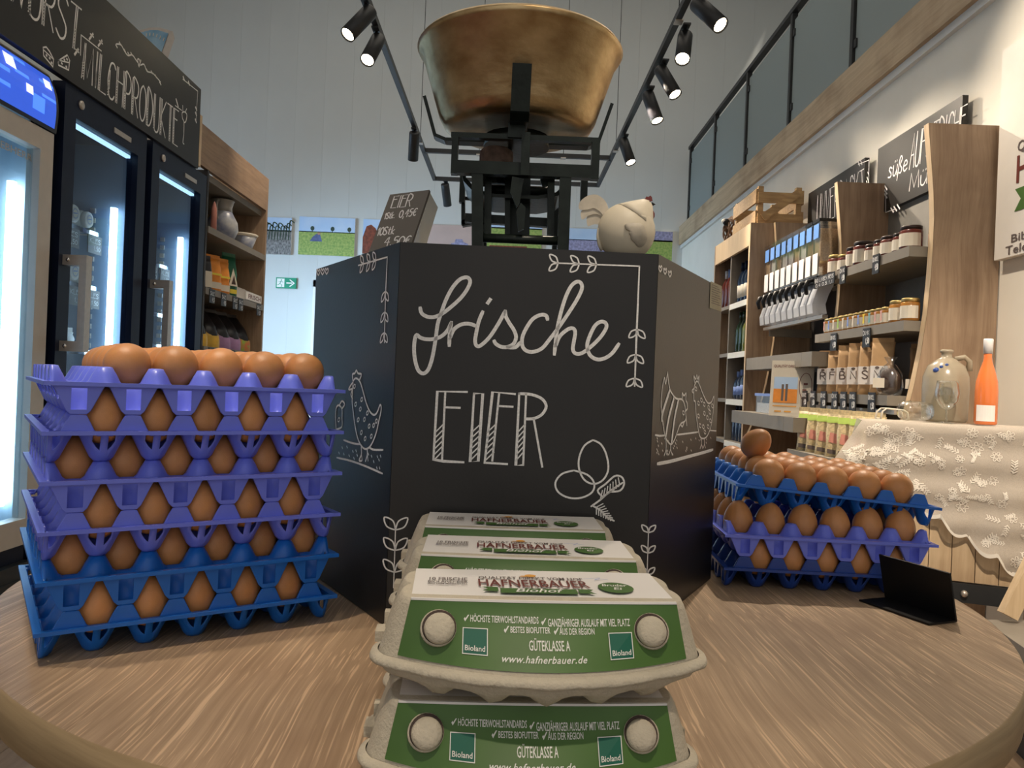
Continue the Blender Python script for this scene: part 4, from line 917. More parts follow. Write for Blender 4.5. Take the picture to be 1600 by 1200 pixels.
# plastic box and flyer on the low left board
t = thing('storage_box', 'clear plastic box with blue lid and grains on the low left board', 'box', (1.57, 4.45, .9085))
part('box_body', MB().box((0, 0, .05), (.19, .36, .10)), K['clearp'], t); part('grains', MB().box((0, 0, .032), (.18, .35, .058)), K['grain3'], t); part('lid', MB().box((0, 0, .108), (.205, .375, .016)), K['lab_blue'], t)
t = thing('info_flyer', 'upright flyer with photo of two people in a field, on the low left board', 'flyer', (1.47, 4.05, .9085), math.radians(-28))
LF = Matrix.Rotation(math.radians(-10), 3, 'X')
f = lambda u, v, l=0: LF @ Vector((u, -l, v))
b = MB().box((0, .003, .15), (.215, .005, .30)); b.v = [LF @ v for v in b.v]; part('sheet', b, K['lab_cream'], t)
def fpart(nm, polys, m, l):
    mb = MB()
    for p in polys: patch(mb, p, f, l)
    part(nm, mb, m, t)
fpart('sky_print', [R4(-.09, .14, .03, .21)], K['sky'], .0035); fpart('field_print', [R4(-.09, .07, .03, .145)], K['orange'], .004); fpart('people_print', [R4(-.05, .08, -.038, .17), R4(-.03, .08, -.018, .172)], K['text'], .0045)
mb = MB(); ribbon(mb, smooth([(.075, .06), (.045, .12), (.04, .19), (.06, .23), (.085, .225), (.10, .18), (.095, .12), (.075, .06)], 4), f, .003, .0045); printed(mb, 'QUALITÄT DIREKT VOM HOF', -.095, .095, .262, .014, f, .0045); patch(mb, R4(.06, .17, .08, .18), f, .0045); patch(mb, R4(.055, .14, .075, .147), f, .0045); part('print', mb, K['pmaroon'], t)
mb = MB()
for a in (-.08, -.03): patch(mb, R4(a, .02, a + .035, .028), f, .0045)
patch(mb, R4(-.09, .05, .03, .056), f, .0045); part('small_print', mb, K['porange'], t)
mb = MB()
for i in range(5):
    for j in range(5):
        if (i * 3 + j * 5) % 4 != 0: patch(mb, R4(.045 + i * .009, .015 + j * .009, .051 + i * .009, .021 + j * .009), f, .0045)
part('dotted_print', mb, K['text'], t)
# gravity bins ---------------------------------------------------------
gm = ['grain1', 'grain3', 'grain2', 'grain3', 'grain3', 'grain1', 'grain3', 'grain2', 'grain1']
for i in range(9):
    y = 4.86 - i * .098; zb = 1.655; h = .285
    t = thing('food_dispenser', 'clear gravity food dispenser with black handle, %s from left of the row' % ORD[i], 'dispenser', (1.60, y, 1.45), 0, 'gravity food dispensers')
    part('bin', MB().bx((1.585, y - .044, zb), (1.86, y - .0415, zb + h)).bx((1.585, y + .0415, zb), (1.86, y + .044, zb + h)).bx((1.583, y - .044, zb), (1.586, y + .044, zb + h)).add([(1.586, y - .04, zb), (1.586, y + .04, zb), (1.70, y + .04, zb - .07), (1.70, y - .04, zb - .07)], [(0, 1, 2, 3)]), K['clearp'], t, True)
    lv = (.2, .25, .2, .25, .24, .26, .25, .26, .25)[i]
    part('contents', MB().bx((1.592, y - .038, zb + .004), (1.85, y + .038, zb + lv)), K[gm[i]], t, True)
    part('lid', MB().bx((1.578, y - .046, zb + h), (1.865, y + .046, zb + h + .016)), K['black'] if i > 6 else K['clearp'], t, True)
    lb = MB().bx((1.5805, y - .034, zb + .20), (1.5825, y + .034, zb + .275)); part('blue_label', lb, K['blulab'], t, True, 'sky blue label')
    part('white_label', MB().bx((1.5805, y - .034, zb + .01), (1.5825, y + .034, zb + .12)), K['lwhite'], t, True)
    part('housing', MB().bx((1.575, y - .044, zb - .035), (1.72, y + .044, zb - .002)), K['black'], t, True)
    hd = MB().tube([(1.575, y, zb - .02), (1.545, y, zb - .03), (1.535, y, zb - .06), (1.545, y, zb - .10)], [.010, .012, .013, .009], 8)
    part('handle', hd, K['black'], t, True)
    sp = MB(); pts = [(1.60, zb - .035, .075), (1.575, zb - .10, .07), (1.56, zb - .15, .07), (1.565, zb - .20, .074)]
    for k in range(3):
        (xa, za, wa), (xc, zc, wc) = pts[k], pts[k + 1]
        sp.add([(xa, y - .038, za), (xa, y + .038, za), (xc, y + .038, zc), (xc, y - .038, zc), (xa + wa, y - .038, za), (xa + wa, y + .038, za), (xc + wc, y + .038, zc), (xc + wc, y - .038, zc)], [(0, 1, 2, 3), (0, 3, 7, 4), (1, 5, 6, 2), (4, 7, 6, 5)])
    part('spout', sp, K['milkp'], t, True)
t = thing('dispenser_label', 'long black strip of hand-written price labels beside the nearest food dispenser', 'price tag', (1.575, 3.93, 1.63))
part('card', MB().bx((1.572, 3.80, zA[0] - .06), (1.576, 4.05, zA[0] - .002)), K['tag'], t, True)
mb = MB(); f = lambda u, v, l=0: Vector((1.572 - l, -u, v)); handtext(mb, 'BIO LINSEN REIS', [(-4.04, zA[0] - .03), (-3.81, zA[0] - .03), (-3.81, zA[0] - .012), (-4.04, zA[0] - .012)], f, .003); handtext(mb, '0,4 0,5 1,1', [(-4.03, zA[0] - .055), (-3.82, zA[0] - .055), (-3.82, zA[0] - .04), (-4.03, zA[0] - .04)], f, .003); part('lettering', mb, K['chalk'], t, True)
# signs on the wall
def wsign(nm, label, c4, text):
    (y0, z0_), (y1, z1_) = c4
    t = thing(nm, label, 'sign', (1.90, (y0 + y1) / 2, z0_)); part('board', MB().bx((1.88, y0, z0_), (1.905, y1, z1_)), K['board'], t, True)
    part('spacer', MB().bx((1.905, y0 + .05, z0_ + .03), (1.93, y1 - .05, z0_ + .06)), K['rail'], t, True)
    P = Pl((1.879, 0, 0), (0, -1, 0), (0, 0, 1)); lt = MB(); ff = lambda u, v, l=0: P.P(u, v, l); text(P, lt, ff); part('lettering', lt, K['chalk'], t, True)
def q4(P, *pts): return [P.uv(x, y) for x, y in pts]
def tx1(P, lt, f):
    handtext(lt, 'UNVERPACKT', q4(P, (1276, 352), (1352, 317), (1350, 264), (1278, 306)), f, .008, gap=.3)
    ribbon(lt, q4(P, (1341, 257), (1358, 250), (1357, 290)), f, .006)
    for p in ((1342, 256), (1346, 254), (1357, 272), (1356, 280), (1355, 286)): ribbon(lt, q4(P, (p[0] - 1, p[1] - 3), (p[0] + 1, p[1] + 3)), f, .009)
wsign('chalk_sign', 'black chalk sign reading UNVERPACKT on the right wall behind the dispensers', ((4.20, 2.09), (5.0, 2.335)), tx1)
def tx2(P, lt, f):
    c = lambda pts, s=6.667: [P.uv(1360 + x / s, 120 + y / s) for x, y in pts]
    handtext(lt, 'süße', [*c([(180, 1060)]), *c([(385, 970)]), *c([(400, 790)]), *c([(200, 880)])], f, .008, gap=.12)
    handtext(lt, 'AUFSTRICHE', [*c([(405, 965)]), *c([(985, 640)]), *c([(1010, 285)]), *c([(440, 600)])], f, .009, gap=.22)
    handtext(lt, 'Müsli', [*c([(405, 1190)]), *c([(800, 1010)]), *c([(810, 820)]), *c([(420, 1010)])], f, .008, gap=.2)
    ribbon(lt, q4(P, (1384, 300), (1384, 332), (1400, 326)), f, .006, )
    for p in ((1384, 293), (1384, 300), (1384, 306), (1394, 328), (1399, 326), (1404, 323)): ribbon(lt, q4(P, (p[0] - 2, p[1] - 3), (p[0] + 2, p[1] + 3)), f, .012)
wsign('chalk_sign', 'large black chalk sign reading süße AUFSTRICHE Müsli on the right wall', ((3.29, 1.985), (4.05, 2.335)), tx2)
# poster on the wall, far right
po = thing('farm_poster', 'off-white poster with maroon and green farm lettering at the right picture edge', 'poster', (1.91, 2.55, 1.6))
pA, pB = onx(1565, 405, 1.9), onx(1577, 190, 1.9)
part('panel', MB().bx((1.893, 2.0, pA.z), (1.925, 3.05, 2.42)), K['poster'], po, True)
P = Pl((1.892, 0, 0), (0, -1, 0), (0, 0, 1)); f = lambda u, v, l=0: P.P(u, v, l)
def put(mb, txt, xl, yb, ytop, ln, shear=0):
    u0, v0 = P.uv(xl, yb); v1 = P.uv(xl, ytop)[1]; printed(mb, txt, u0, u0 + ln, v0, v1 - v0, f, .001, shear)
for a in (('QUALITÄT DIREKT VOM HOF', 1590, 238, 222, .80), ('Biberach', 1580, 379, 367, .26), ('Telefon', 1571, 399, 386, .22)): mb = MB(); put(mb, *a); part('small_lettering', mb, K['text'], po, True)
mb = MB(); put(mb, 'HAFNERBAUER', 1588, 286, 245, .82); part('lettering', mb, K['pmaroon'], po, True)
mb = MB(); u0, v0 = P.uv(1585, 331); v1 = P.uv(1586, 296)[1]
patch(mb, [(u0, v0), (u0 + .86, v0), (u0 + .82, (v0 + v1) / 2), (u0 + .86, v1), (u0, v1), (u0 + .035, (v0 + v1) / 2)], f, .001); part('green_banner', mb, K['lgreen'], po, True)
# wine shelf
wx0 = 1.51
wi = thing('wine_shelf', 'oak wine shelf with rows of bottles beside the right wall, farthest unit', 'shelf', (1.72, 5.4, 0))
part('side_panel', MB().bx((wx0, 4.985, 0), (WX - .004, 5.01, 2.13)), K['oak'], wi, True); part('side_panel', MB().bx((wx0, 5.85, 0), (WX - .004, 5.875, 2.13)), K['oak'], wi, True)
part('edge_band', MB().bx((wx0 - .003, 4.985, 0), (wx0 - .0002, 5.01, 2.13)), K['edge'], wi, True)
part('fascia', MB().bx((wx0, 5.011, 1.985), (wx0 + .02, 5.849, 2.13)), K['edge'], wi, True); part('top_board', MB().bx((wx0 + .021, 5.011, 2.105), (WX - .004, 5.849, 2.13)), K['oak'], wi, True)
part('back_panel', MB().bx((WX - .02, 5.011, .05), (WX - .004, 5.849, 2.1)), K['dark'], wi, True)
part('divider', MB().bx((wx0 + .01, 5.44, .1), (WX - .021, 5.462, 2.1)), K['grey'], wi, True)
wz = [onx(1158, 469, wx0).z, onx(1154, 549, wx0).z, onx(1151, 624, wx0).z, onx(1149, 692, wx0).z]
for z in wz:
    part('shelf_board', MB().bx((wx0 + .012, 5.012, z - .025), (WX - .021, 5.439, z)).bx((wx0 + .012, 5.463, z - .025), (WX - .021, 5.848, z)), K['grey'], wi, True)
    part('label_strip', MB().bx((wx0 + .004, 5.012, z - .04), (wx0 + .011, 5.43, z - .002)), K['pwhite'], wi, True)
def bottle_mb(r, h): return MB().lathe([(r * .9, 0), (r, .006), (r, h * .56), (r * .8, h * .66), (r * .36, h * .78), (r * .34, h * .97), (r * .38, h)], (0, 0, 0), 14)
rows = [(2.0, 'wine_r', 'top'), ]
def wbottle(x, y, z, h, m, lab, cap, label, group):
    t = thing('wine_bottle', label, 'bottle', (x, y, z + .001), 0, group); r = .036
    part('glass', bottle_mb(r, h), m, t)
    part('capsule', MB().lathe([(r * .40, h * .80), (r * .42, h * 1.005), (0, h * 1.006)], (0, 0, 0), 12), cap, t)
    if lab: part('label', MB().lathe([(r + .001, h * .14), (r + .001, h * .44)], (0, 0, 0), 14), lab, t)
spec = [('wine_b', 'lab_cream', 'navy', .29), ('wine_g', None, 'wine_g', .285), ('wine_b', 'lab_blue', 'lab_blue', .225), ('wine_b', None, 'navy', .25)]
for ri, z in enumerate(wz):
    m, lab, cap, h = spec[ri]
    for k, y in enumerate((5.39, 5.31, 5.23, 5.15, 5.07)):
        mm = K['wine_y'] if ri == 1 and k >= 2 else K[m]
        hh = h * (1 if ri != 2 else (.85, .9, 1.0, 1.1, 1.2)[k]); la = lab if not (ri == 0 and k > 2) else 'rosy'
        wbottle(wx0 + .08, y, z, hh, mm, K[la] if la else None, K[cap], '%s wine bottle, wine shelf %s row, right bay, %s from left' % ({'wine_b': 'dark blue', 'wine_g': 'green'}[m] if mm is not K['wine_y'] else 'yellow-green', ORD[ri], ORD[k]), 'bottles in the wine shelf')
for k, y in enumerate((5.80, 5.71, 5.62, 5.53)):
    wbottle(wx0 + .08, y, wz[0], .29, K['wine_r'], None, K['cap'] if k % 2 == 0 else K['lab_blue'], 'dark red wine bottle, wine shelf top row, left bay, %s from left' % ORD[k], 'bottles in the wine shelf')
# crate and wreath on top
cr = thing('wooden_crate', 'rustic slatted wooden crate lying on top of the wine shelf', 'crate', (1.72, 5.25, 2.13), 0)
cy0, cy1, cx0, cx1, cz = 5.03, 5.55, 1.56, 1.85, 2.131
for x in (cx0 + .02, cx1 - .02):
    for y in (cy0 + .02, cy1 - .02): part('corner_post', MB().bx((x - .018, y - .018, cz), (x + .018, y + .018, cz + .25)), K['crate'], cr, True)
for z in (cz + .005, cz + .14):
    h = .085 if z < cz + .1 else .09
    part('slat', MB().bx((cx0 - .012, cy0, z), (cx0 + .001, cy1, z + h)), K['crate'], cr, True); part('slat', MB().bx((cx1 - .001, cy0, z), (cx1 + .012, cy1, z + h)), K['crate'], cr, True)
    part('slat', MB().bx((cx0 + .0, cy0 - .012, z), (cx1, cy0 + .001, z + h - .02)), K['crate'], cr, True); part('slat', MB().bx((cx0, cy1 - .001, z), (cx1, cy1 + .012, z + h - .02)), K['crate'], cr, True)
part('slat', MB().bar((cx0 + .03, cy0 - .02, cz + .04), (cx1 - .03, cy0 - .02, cz + .21), .012, .05), K['crate'], cr, True)
for i in range(4): part('slat', MB().bx((cx0 + .03 + i * .068, cy0, cz), (cx0 + .09 + i * .068, cy1, cz + .01)), K['crate'], cr, True)
wr_ = MB(); R0 = .082; wc = Vector((1.56, 5.70, 2.131 + .10))
for k in range(7):
    ph = rnd.random() * 6; pts = []
    for i in range(33):
        a = 2 * math.pi * i / 32; rr = R0 + .012 * math.sin(3 * a + ph) + .006 * k / 3 - .01
        pts.append(wc + Vector((.018 * math.cos(2 * a + ph) - .03 * 0, rr * math.cos(a), rr * math.sin(a))))
    wr_.tube(pts, .0055, 6, False)
wt = thing('twig_wreath', 'small brown twig wreath left of the wooden crate on the wine shelf', 'wreath', (1.56, 5.70, 2.131))
part('twigs', wr_, K['wicker'], wt, True); part('white_flower', MB().sphere(wc + Vector((-.02, .05, .07)), .022, 10), K['lab_cream'], wt, True); part('dark_berry', MB().sphere(wc + Vector((-.025, -.03, .045)), .028, 10), K['black'], wt, True)
solid('root_vegetable', MB().sphere((1.70, 5.45, 2.20), .055, 12, (1, 1.3, .9)), K['wicker'], 'round brown wicker ball inside the wooden crate', 'decoration', (1.70, 5.45, 2.15))
# plinth boards under the right shelf
part('plinth', MB().bx((1.52, 3.12, .2), (WX - .02, 3.955, .56)), K['dark'], ru, True)

# ================================================================== LACE TABLE
LT = thing('plank_table', 'plank-sided pine display stand under the lace cloth', 'table', (1.6, 2.8, 0))
ltz = .938; A = Vector((1.275, 2.76, 0)); E1 = Vector((.935, -.355, 0)).normalized(); E2 = Vector((.355, .935, 0)).normalized()
def lp(u, v, z): p = A + E1 * u + E2 * v; return Vector((p.x, p.y, z))
LW, LD = .58, .26
def lbox(u0, v0, z0_, u1, v1, z1_):
    b = MB(); b.add([lp(u0, v0, z0_), lp(u1, v0, z0_), lp(u1, v1, z0_), lp(u0, v1, z0_), lp(u0, v0, z1_), lp(u1, v0, z1_), lp(u1, v1, z1_), lp(u0, v1, z1_)], [(0, 3, 2, 1), (4, 5, 6, 7), (0, 1, 5, 4), (1, 2, 6, 5), (2, 3, 7, 6), (3, 0, 4, 7)]); return b
part('table_top', lbox(0, 0, ltz - .03, LW, LD, ltz), K['pine'], LT, True)
for i in range(8): part('plank', lbox(.005 + i * .0715, .01, .40, .074 + i * .0715, .03, ltz - .031), K['pine'], LT, True)
for u in (.03, .53): part('leg', lbox(u, .06, .0, u + .04, .1, ltz - .031), K['pine'], LT, True)
part('metal_rail', lbox(.0, .0, .33, .50, .03, .395), K['rail'], LT, True); 
part('bolt', MB().sphere(lp(.33, -.004, .362), .012, 10), K['steel'], LT, True)
# cloth
cb = MB(); nu, nv = 46, 24
def hem(u):      # length of the hanging front at u (0..1), with scallops
    base = .16 + .34 * max(0, min(1, (u - .02) / .85)) ** 1.0
    return base + .030 * abs(math.sin(u * math.pi * 7.0)) 
def cpt(u, w):   # w<0 on the table, 0..1 down the front
    uu = -.012 + u * (LW + .02)
    if w < 0: return lp(uu, .02 - w * (LD - .02), ltz + .003 + .002 * math.sin(9 * u + 8 * w))
    d = hem(u) * w
    fold = .010 * math.sin(u * 23 + d * 9) * w + .012 * w + .006 * math.sin(d * 60)
    return lp(uu - .10 * w * max(0, 1 - u * 3.0) ** 1 * (1 if u < .34 else 0), -.008 - fold - (.03 * w if u < .1 else 0), ltz + .004 - d)
for i in range(nu + 1):
    for j in range(5): cb.v.append(cpt(i / nu, -1 + j * .25 if j < 4 else -0.001))
    for j in range(nv + 1): cb.v.append(cpt(i / nu, j / nv))
rw = 5 + nv + 1
for i in range(nu):
    for j in range(rw - 1): a = i * rw + j; cb.f.append([a, a + 1, a + rw + 1, a + rw]); cb.sm.append(True)
# left hanging side
so = len(cb.v)
for j in range(9):
    v = LD - j * LD / 8
    for k in range(9): d = .22 * k / 8; cb.v.append(lp(-.014 - .05 * (k / 8), v - (.008 if j == 8 else 0), ltz + .003 - d))
for j in range(8):
    for k in range(8): a = so + j * 9 + k; cb.f.append([a, a + 9, a + 10, a + 1]); cb.sm.append(True)
lc = thing('lace_tablecloth', 'sheer cream lace tablecloth with scalloped hem draped over the plank stand', 'tablecloth', lp(.3, 0, ltz))
part('fabric', cb, K['cloth'], lc, True)
hm = MB()
for i in range(138): 
    u0, u1 = i / 138, (i + 1) / 138; a, b2 = cpt(u0, 1), cpt(u1, 1); o = E2 * -.003
    hm.add([a + o, b2 + o, b2 + o + Vector((0, 0, .014)), a + o + Vector((0, 0, .014))], [(0, 1, 2, 3)], True)
part('scalloped_hem', hm, K['lace'], lc, True)
em = MB(); r2 = random.Random(3)
def cf(u, v, l=0):    # u metres along, v metres below edge
    uu = u / LW; p = cpt(uu, min(1, v / hem(uu))); return p - E2 * (l + .002)
for k in range(120):
    u = r2.uniform(.02, LW - .02); hmax = hem(u / LW) - .03; v = r2.uniform(.02, max(.03, hmax)); ang = r2.uniform(0, 6.28); L = r2.uniform(.012, .024)
    if v > hmax: continue
    kind = r2.random()
    if kind < .35:
        n = 6
        for q in range(n):
            a = ang + q * 6.283 / n; c = (u + .6 * L * math.cos(a), v + .6 * L * math.sin(a)); ribbon(em, ell(*c, L * .3, L * .22, 7, a) + [ell(*c, L * .3, L * .22, 7, a)[0]], cf, .0022)
    else:
        pts = smooth([(u + L * 1.6 * t * math.cos(ang) + .004 * math.sin(t * 5), v + L * 1.6 * t * math.sin(ang)) for t in (-.5, -.17, .17, .5)], 2); ribbon(em, pts, cf, .0018)
        for t in (-.4, -.15, .1, .35, .55):
            for s in (-1, 1):
                a = ang + s * .9; p = (u + L * 1.6 * t * math.cos(ang), v + L * 1.6 * t * math.sin(ang)); ribbon(em, [p, (p[0] + .45 * L * math.cos(a), p[1] + .45 * L * math.sin(a))], cf, .0042)
e = part('embroidery', em, K['lace'], lc, True); e['kind'] = 'stuff'
# things on the cloth
def lthing(name, label, cat, u, v): return thing(name, label, cat, lp(u, v, ltz + .0065))
t = lthing('rose_bottle', 'tall bottle of salmon-pink wine with white cap and label on the lace cloth', 'bottle', .385, .065)
bh = .298; r = .0365
part('glass', MB().lathe([(r * .9, 0), (r, .006), (r * 1.0, .115), (r * .93, .15), (r * .66, .19), (r * .40, .22), (r * .35, .235), (r * .34, bh)], (0, 0, 0), 24), K['rose'], t); part('cap', MB().lathe([(.0145, bh - .05), (.0155, bh - .002), (.014, bh + .002), (0, bh + .002)], (0, 0, 0), 20), K['cap'], t)
lb = MB()
for i in range(8):
    a0, a1 = math.radians(190 + i * 12), math.radians(202 + i * 12); q = r + .0009
    lb.add([(q * math.cos(a0), q * math.sin(a0), .012), (q * math.cos(a1), q * math.sin(a1), .012), (q * math.cos(a1), q * math.sin(a1), .068), (q * math.cos(a0), q * math.sin(a0), .068)], [(0, 1, 2, 3)], True)
part('label', lb, K['lwhite'], t)
t = lthing('stoneware_jug', 'salt-glazed stoneware jug with blue decor behind the wine glass', 'jug', .275, .175)
part('jug_body', MB().lathe([(.068, 0), (.075, .01), (.078, .12), (.076, .165), (.062, .205), (.034, .228), (.018, .238), (.017, .252), (.022, .256), (.022, .264), (.017, .266), (.012, .25)], (0, 0, 0), 28), K['stone'], t)
part('handle', MB().tube([(.03, 0, .232), (.06, -.01, .24), (.078, -.012, .225), (.078, -.01, .19)], [.009, .010, .010, .012]), K['stone'], t)
mb = MB()
for a, zz, rr in ((212, .188, .066), (226, .200, .061), (242, .207, .057)): mb.sphere((rr * math.cos(math.radians(a)), rr * math.sin(math.radians(a)), zz), .011 if a < 220 else .007, 10, (1, 1, .9))
part('blue_flower', mb, K['cobalt'], t)
t = lthing('wine_glass', 'clear stemmed wine glass standing left of the pink wine bottle', 'glass', .262, .045)
part('foot', MB().lathe([(.032, 0), (.032, .002), (.006, .006)], (0, 0, 0), 24), K['cglass'], t); part('stem', MB().lathe([(.005, .006), (.0035, .02), (.004, .045)], (0, 0, 0), 12), K['cglass'], t)
part('cup', MB().lathe([(.004, .045), (.02, .053), (.036, .078), (.040, .105), (.036, .135), (.034, .148)], (0, 0, 0), 28), K['cglass'], t)
t = lthing('lying_glass', 'clear glass lying on its side in front of the stoneware jug', 'glass', .165, .07); RXg = Matrix.Rotation(math.radians(90), 3, 'Y')
b = MB().lathe([(.0, -.06), (.028, -.052), (.036, -.02), (.034, .03), (.028, .055)], (0, 0, .037), 24, RXg); part('cup', b, K['cglass'], t)
t = lthing('glass_holder', 'small wire holder with curved handle at the left end of the lace cloth', 'holder', .09, .055)
mb = MB(); 
for y in (-.02, .02): mb.tube([(-.05, y, .004), (-.045, y, .03), (-.03, y, .042), (.03, y, .038), (.045, y, .03), (.05, y, .004)], .0032, 6)
for x, z in ((-.03, .042), (.03, .038), (.05, .004), (-.05, .004)): mb.tube([(x, -.02, z), (x, .02, z)], .0032, 6)
part('wire', mb, K['lab_cream'], t)
# leaning board and low grey ledge right of the table
lt_ = thing('leaning_strut', 'pale wooden strut leaning beside the lace cloth at the right edge', 'strut', onz(1572, 968, .33)); p0 = ony(1572, 966, 2.35); p1 = ony(1640, 830, 2.36)
part('strut', MB().bar(p0 + (p1 - p0) * .03, p1, .05, .03, (0, 1, 0)), K['edge'], lt_, True)
lg = thing('low_ledge', 'low taupe ledge board in the lower right corner beyond the egg table', 'ledge', (1.75, 2.2, 0)); lz = ony(1572, 970, 2.36).z - .002
c0 = onz(1536, 968, lz); c1 = onz(1640, 1040, lz)
part('ledge_board', MB().prism([(c0.x, c0.y), (c1.x, c1.y), (1.92, 1.6), (1.92, 2.42)], lambda u, v, w: Vector((u, v, lz - .05 + w)), .05), K['grey'], lg, True)
part('ledge_base', MB().prism([(c0.x + .06, c0.y), (c1.x + .06, c1.y), (1.91, 1.62), (1.91, 2.40)], lambda u, v, w: Vector((u, v, w)), lz - .051), K['dark'], lg, True)
# ================================================================== EGG TABLE
TZT = .73
et = thing('round_table', 'round oak-look table top carrying the egg trays and cartons', 'table', (0, 1.182, 0))
tt = MB(); n = 128; R_ = .667; TH = .042
tt.add([(R_ * math.cos(2 * math.pi * k / n), 1.182 + R_ * math.sin(2 * math.pi * k / n), TZT) for k in range(n)], [list(range(n))])
tt.add([(R_ * math.cos(2 * math.pi * k / n), 1.182 + R_ * math.sin(2 * math.pi * k / n), TZT - TH) for k in range(n)], [list(reversed(range(n)))])
part('table_top', tt, K['table'], et, True)
eb = MB()
pr = [(R_ - .0005, TZT - TH), (R_ + .0015, TZT - TH + .001), (R_ + .0015, TZT - .0015), (R_ - .0005, TZT + .0002)]
o0 = 0
for q, z in pr: eb.v += [Vector((q * math.cos(2 * math.pi * k / n), 1.182 + q * math.sin(2 * math.pi * k / n), z)) for k in range(n)]
for i in range(3):
    for k in range(n): a, b = i * n + k, i * n + (k + 1) % n; eb.f.append([a, b, b + n, a + n]); eb.sm.append(True)
part('edge_band', eb, K['tedge'], et, True)
part('pedestal', MB().lathe([(.06, .02), (.06, TZT - TH)], (0, 1.182, 0), 24), K['rail'], et, True); part('foot_plate', MB().lathe([(.32, .0), (.32, .015), (.07, .025)], (0, 1.182, 0), 40), K['rail'], et, True)

# hexagonal chalkboard column -------------------------------------------------------
VL = Vector((-.1375, .899, 0)); VR = Vector((.1680, .912, 0)); ex = (VR - VL).normalized(); sd = (VR - VL).length; ny = Vector((-ex.y, ex.x, 0))
CC = (VL + VR) / 2 + ny * sd * math.sqrt(3) / 2
ctop = (ony(612, 380.5, .899).z + ony(1022, 394, .912).z) / 2
hexv = [CC + Matrix.Rotation(math.radians(60 * k), 3, 'Z') @ (VL - CC) for k in range(6)]     # VL, VR, right, ...
hexv[2] = hexv[2] + Vector((.011, .010, 0)); hexv[3] = hexv[3] + Vector((.006, .004, 0))
V_R2 = hexv[2]; V_L2 = hexv[5]
colm = thing('chalkboard_column', 'black six-sided chalkboard column reading frische EIER in the middle of the table', 'display', (CC.x, CC.y, TZT))
g = .0012
for k in range(6):
    a, b = hexv[k], hexv[(k + 1) % 6]; d = (b - a).normalized(); nn = Vector((d.y, -d.x, 0)); th = .012
    i1 = th * math.tan(math.radians(30))
    pa = [a + d * g * .3, b - d * g * .3, b - d * i1 - nn * th, a + d * i1 - nn * th]
    part('panel', MB().prism([(p.x, p.y) for p in pa], lambda u, v, w: Vector((u, v, TZT + .001 + w)), ctop - TZT - .001), K['board'], colm, True)
part('top_board', MB().prism([((CC + (p - CC) * .955).x, (CC + (p - CC) * .955).y) for p in hexv], lambda u, v, w: Vector((u, v, ctop - .012 + w)), .011), K['board'], colm, True)
PF = Pl(VL, VR - VL, (0, 0, 1)); PL_ = Pl(V_L2, VL - V_L2, (0, 0, 1)); PR_ = Pl(VR, V_R2 - VR, (0, 0, 1))
def strokes(mb, P, items, ox, oy, s, w, k=4, lift=.0006):
    for pts in items: ribbon(mb, smooth([P.uv(ox + x / s, oy + y / s) for x, y in pts], k), lambda u, v, l=0: P.P(u, v, l), w, lift)
C3 = (480, 360, 2.4242)
fr = MB()
strokes(fr, PF, [
 [(428, 293), (434, 314), (455, 327), (482, 328), (512, 315), (545, 290), (580, 258), (605, 225), (617, 196), (610, 180), (594, 179), (573, 190), (547, 222), (525, 265), (508, 312), (495, 352), (488, 400), (482, 440), (472, 490), (458, 528), (440, 542), (421, 530), (409, 492), (405, 450), (408, 412), (415, 396), (427, 405), (448, 412), (482, 411), (510, 400), (532, 378), (545, 350)],
 [(546, 348), (540, 390), (538, 437)], [(540, 410), (556, 375), (585, 356), (615, 354), (638, 362)],
 [(665, 308), (650, 345), (640, 390), (636, 420), (642, 437), (657, 436), (690, 405), (725, 352), (750, 305)],
 [(750, 305), (752, 325), (765, 350), (783, 378), (791, 405), (781, 430), (757, 442), (732, 440), (714, 429), (708, 418)], [(757, 442), (788, 443), (806, 425)],
 [(910, 338), (905, 323), (885, 320), (855, 335), (830, 370), (815, 405), (815, 437), (830, 456), (857, 460), (890, 446), (920, 410), (952, 368), (985, 320), (1020, 265), (1040, 222), (1036, 199), (1020, 195), (1000, 211), (980, 250), (961, 310), (946, 380), (936, 470)],
 [(940, 440), (956, 402), (985, 376), (1006, 371), (1015, 386), (1010, 420), (1006, 450), (1016, 466), (1040, 465), (1075, 440), (1110, 405), (1132, 370), (1130, 351), (1112, 346), (1090, 361), (1070, 400), (1060, 437), (1070, 471), (1095, 488), (1125, 485), (1155, 465), (1180, 430)]], *C3, .0044)
strokes(fr, PF, [[(684, 275), (693, 262)]], *C3, .0058)
EI = [[(605, 612), (493, 610), (478, 868)], [(523, 614), (511, 866)], [(523, 670), (578, 672)], [(478, 868), (515, 874), (592, 878)],
 [(632, 618), (665, 618), (648, 874), (617, 877), (632, 618)],
 [(787, 620), (702, 612), (672, 880)], [(727, 616), (701, 872)], [(724, 665), (778, 668)], [(672, 880), (757, 885)],
 [(803, 618), (790, 890), (818, 888)], [(829, 620), (818, 886)], [(858, 714), (890, 895)]]
strokes(fr, PF, EI, *C3, .0034, 1)
strokes(fr, PF, [[(803, 618), (850, 622), (889, 638), (905, 666), (890, 696), (860, 712), (826, 714)]], *C3, .0034)
for xl, xr, xb in ((485, 515, 480), (623, 655, 619), (682, 713, 676), (797, 824, 792)):
    strokes(fr, PF, [[(xl - i * .6 * (xl - xb) / 3, 765 + i * 21), (xr - i * 1.2, 735 + i * 21)] for i in range(6)], *C3, .0021, 1)
part('lettering', fr, K['chalk'], colm, True)
dr_ = MB()
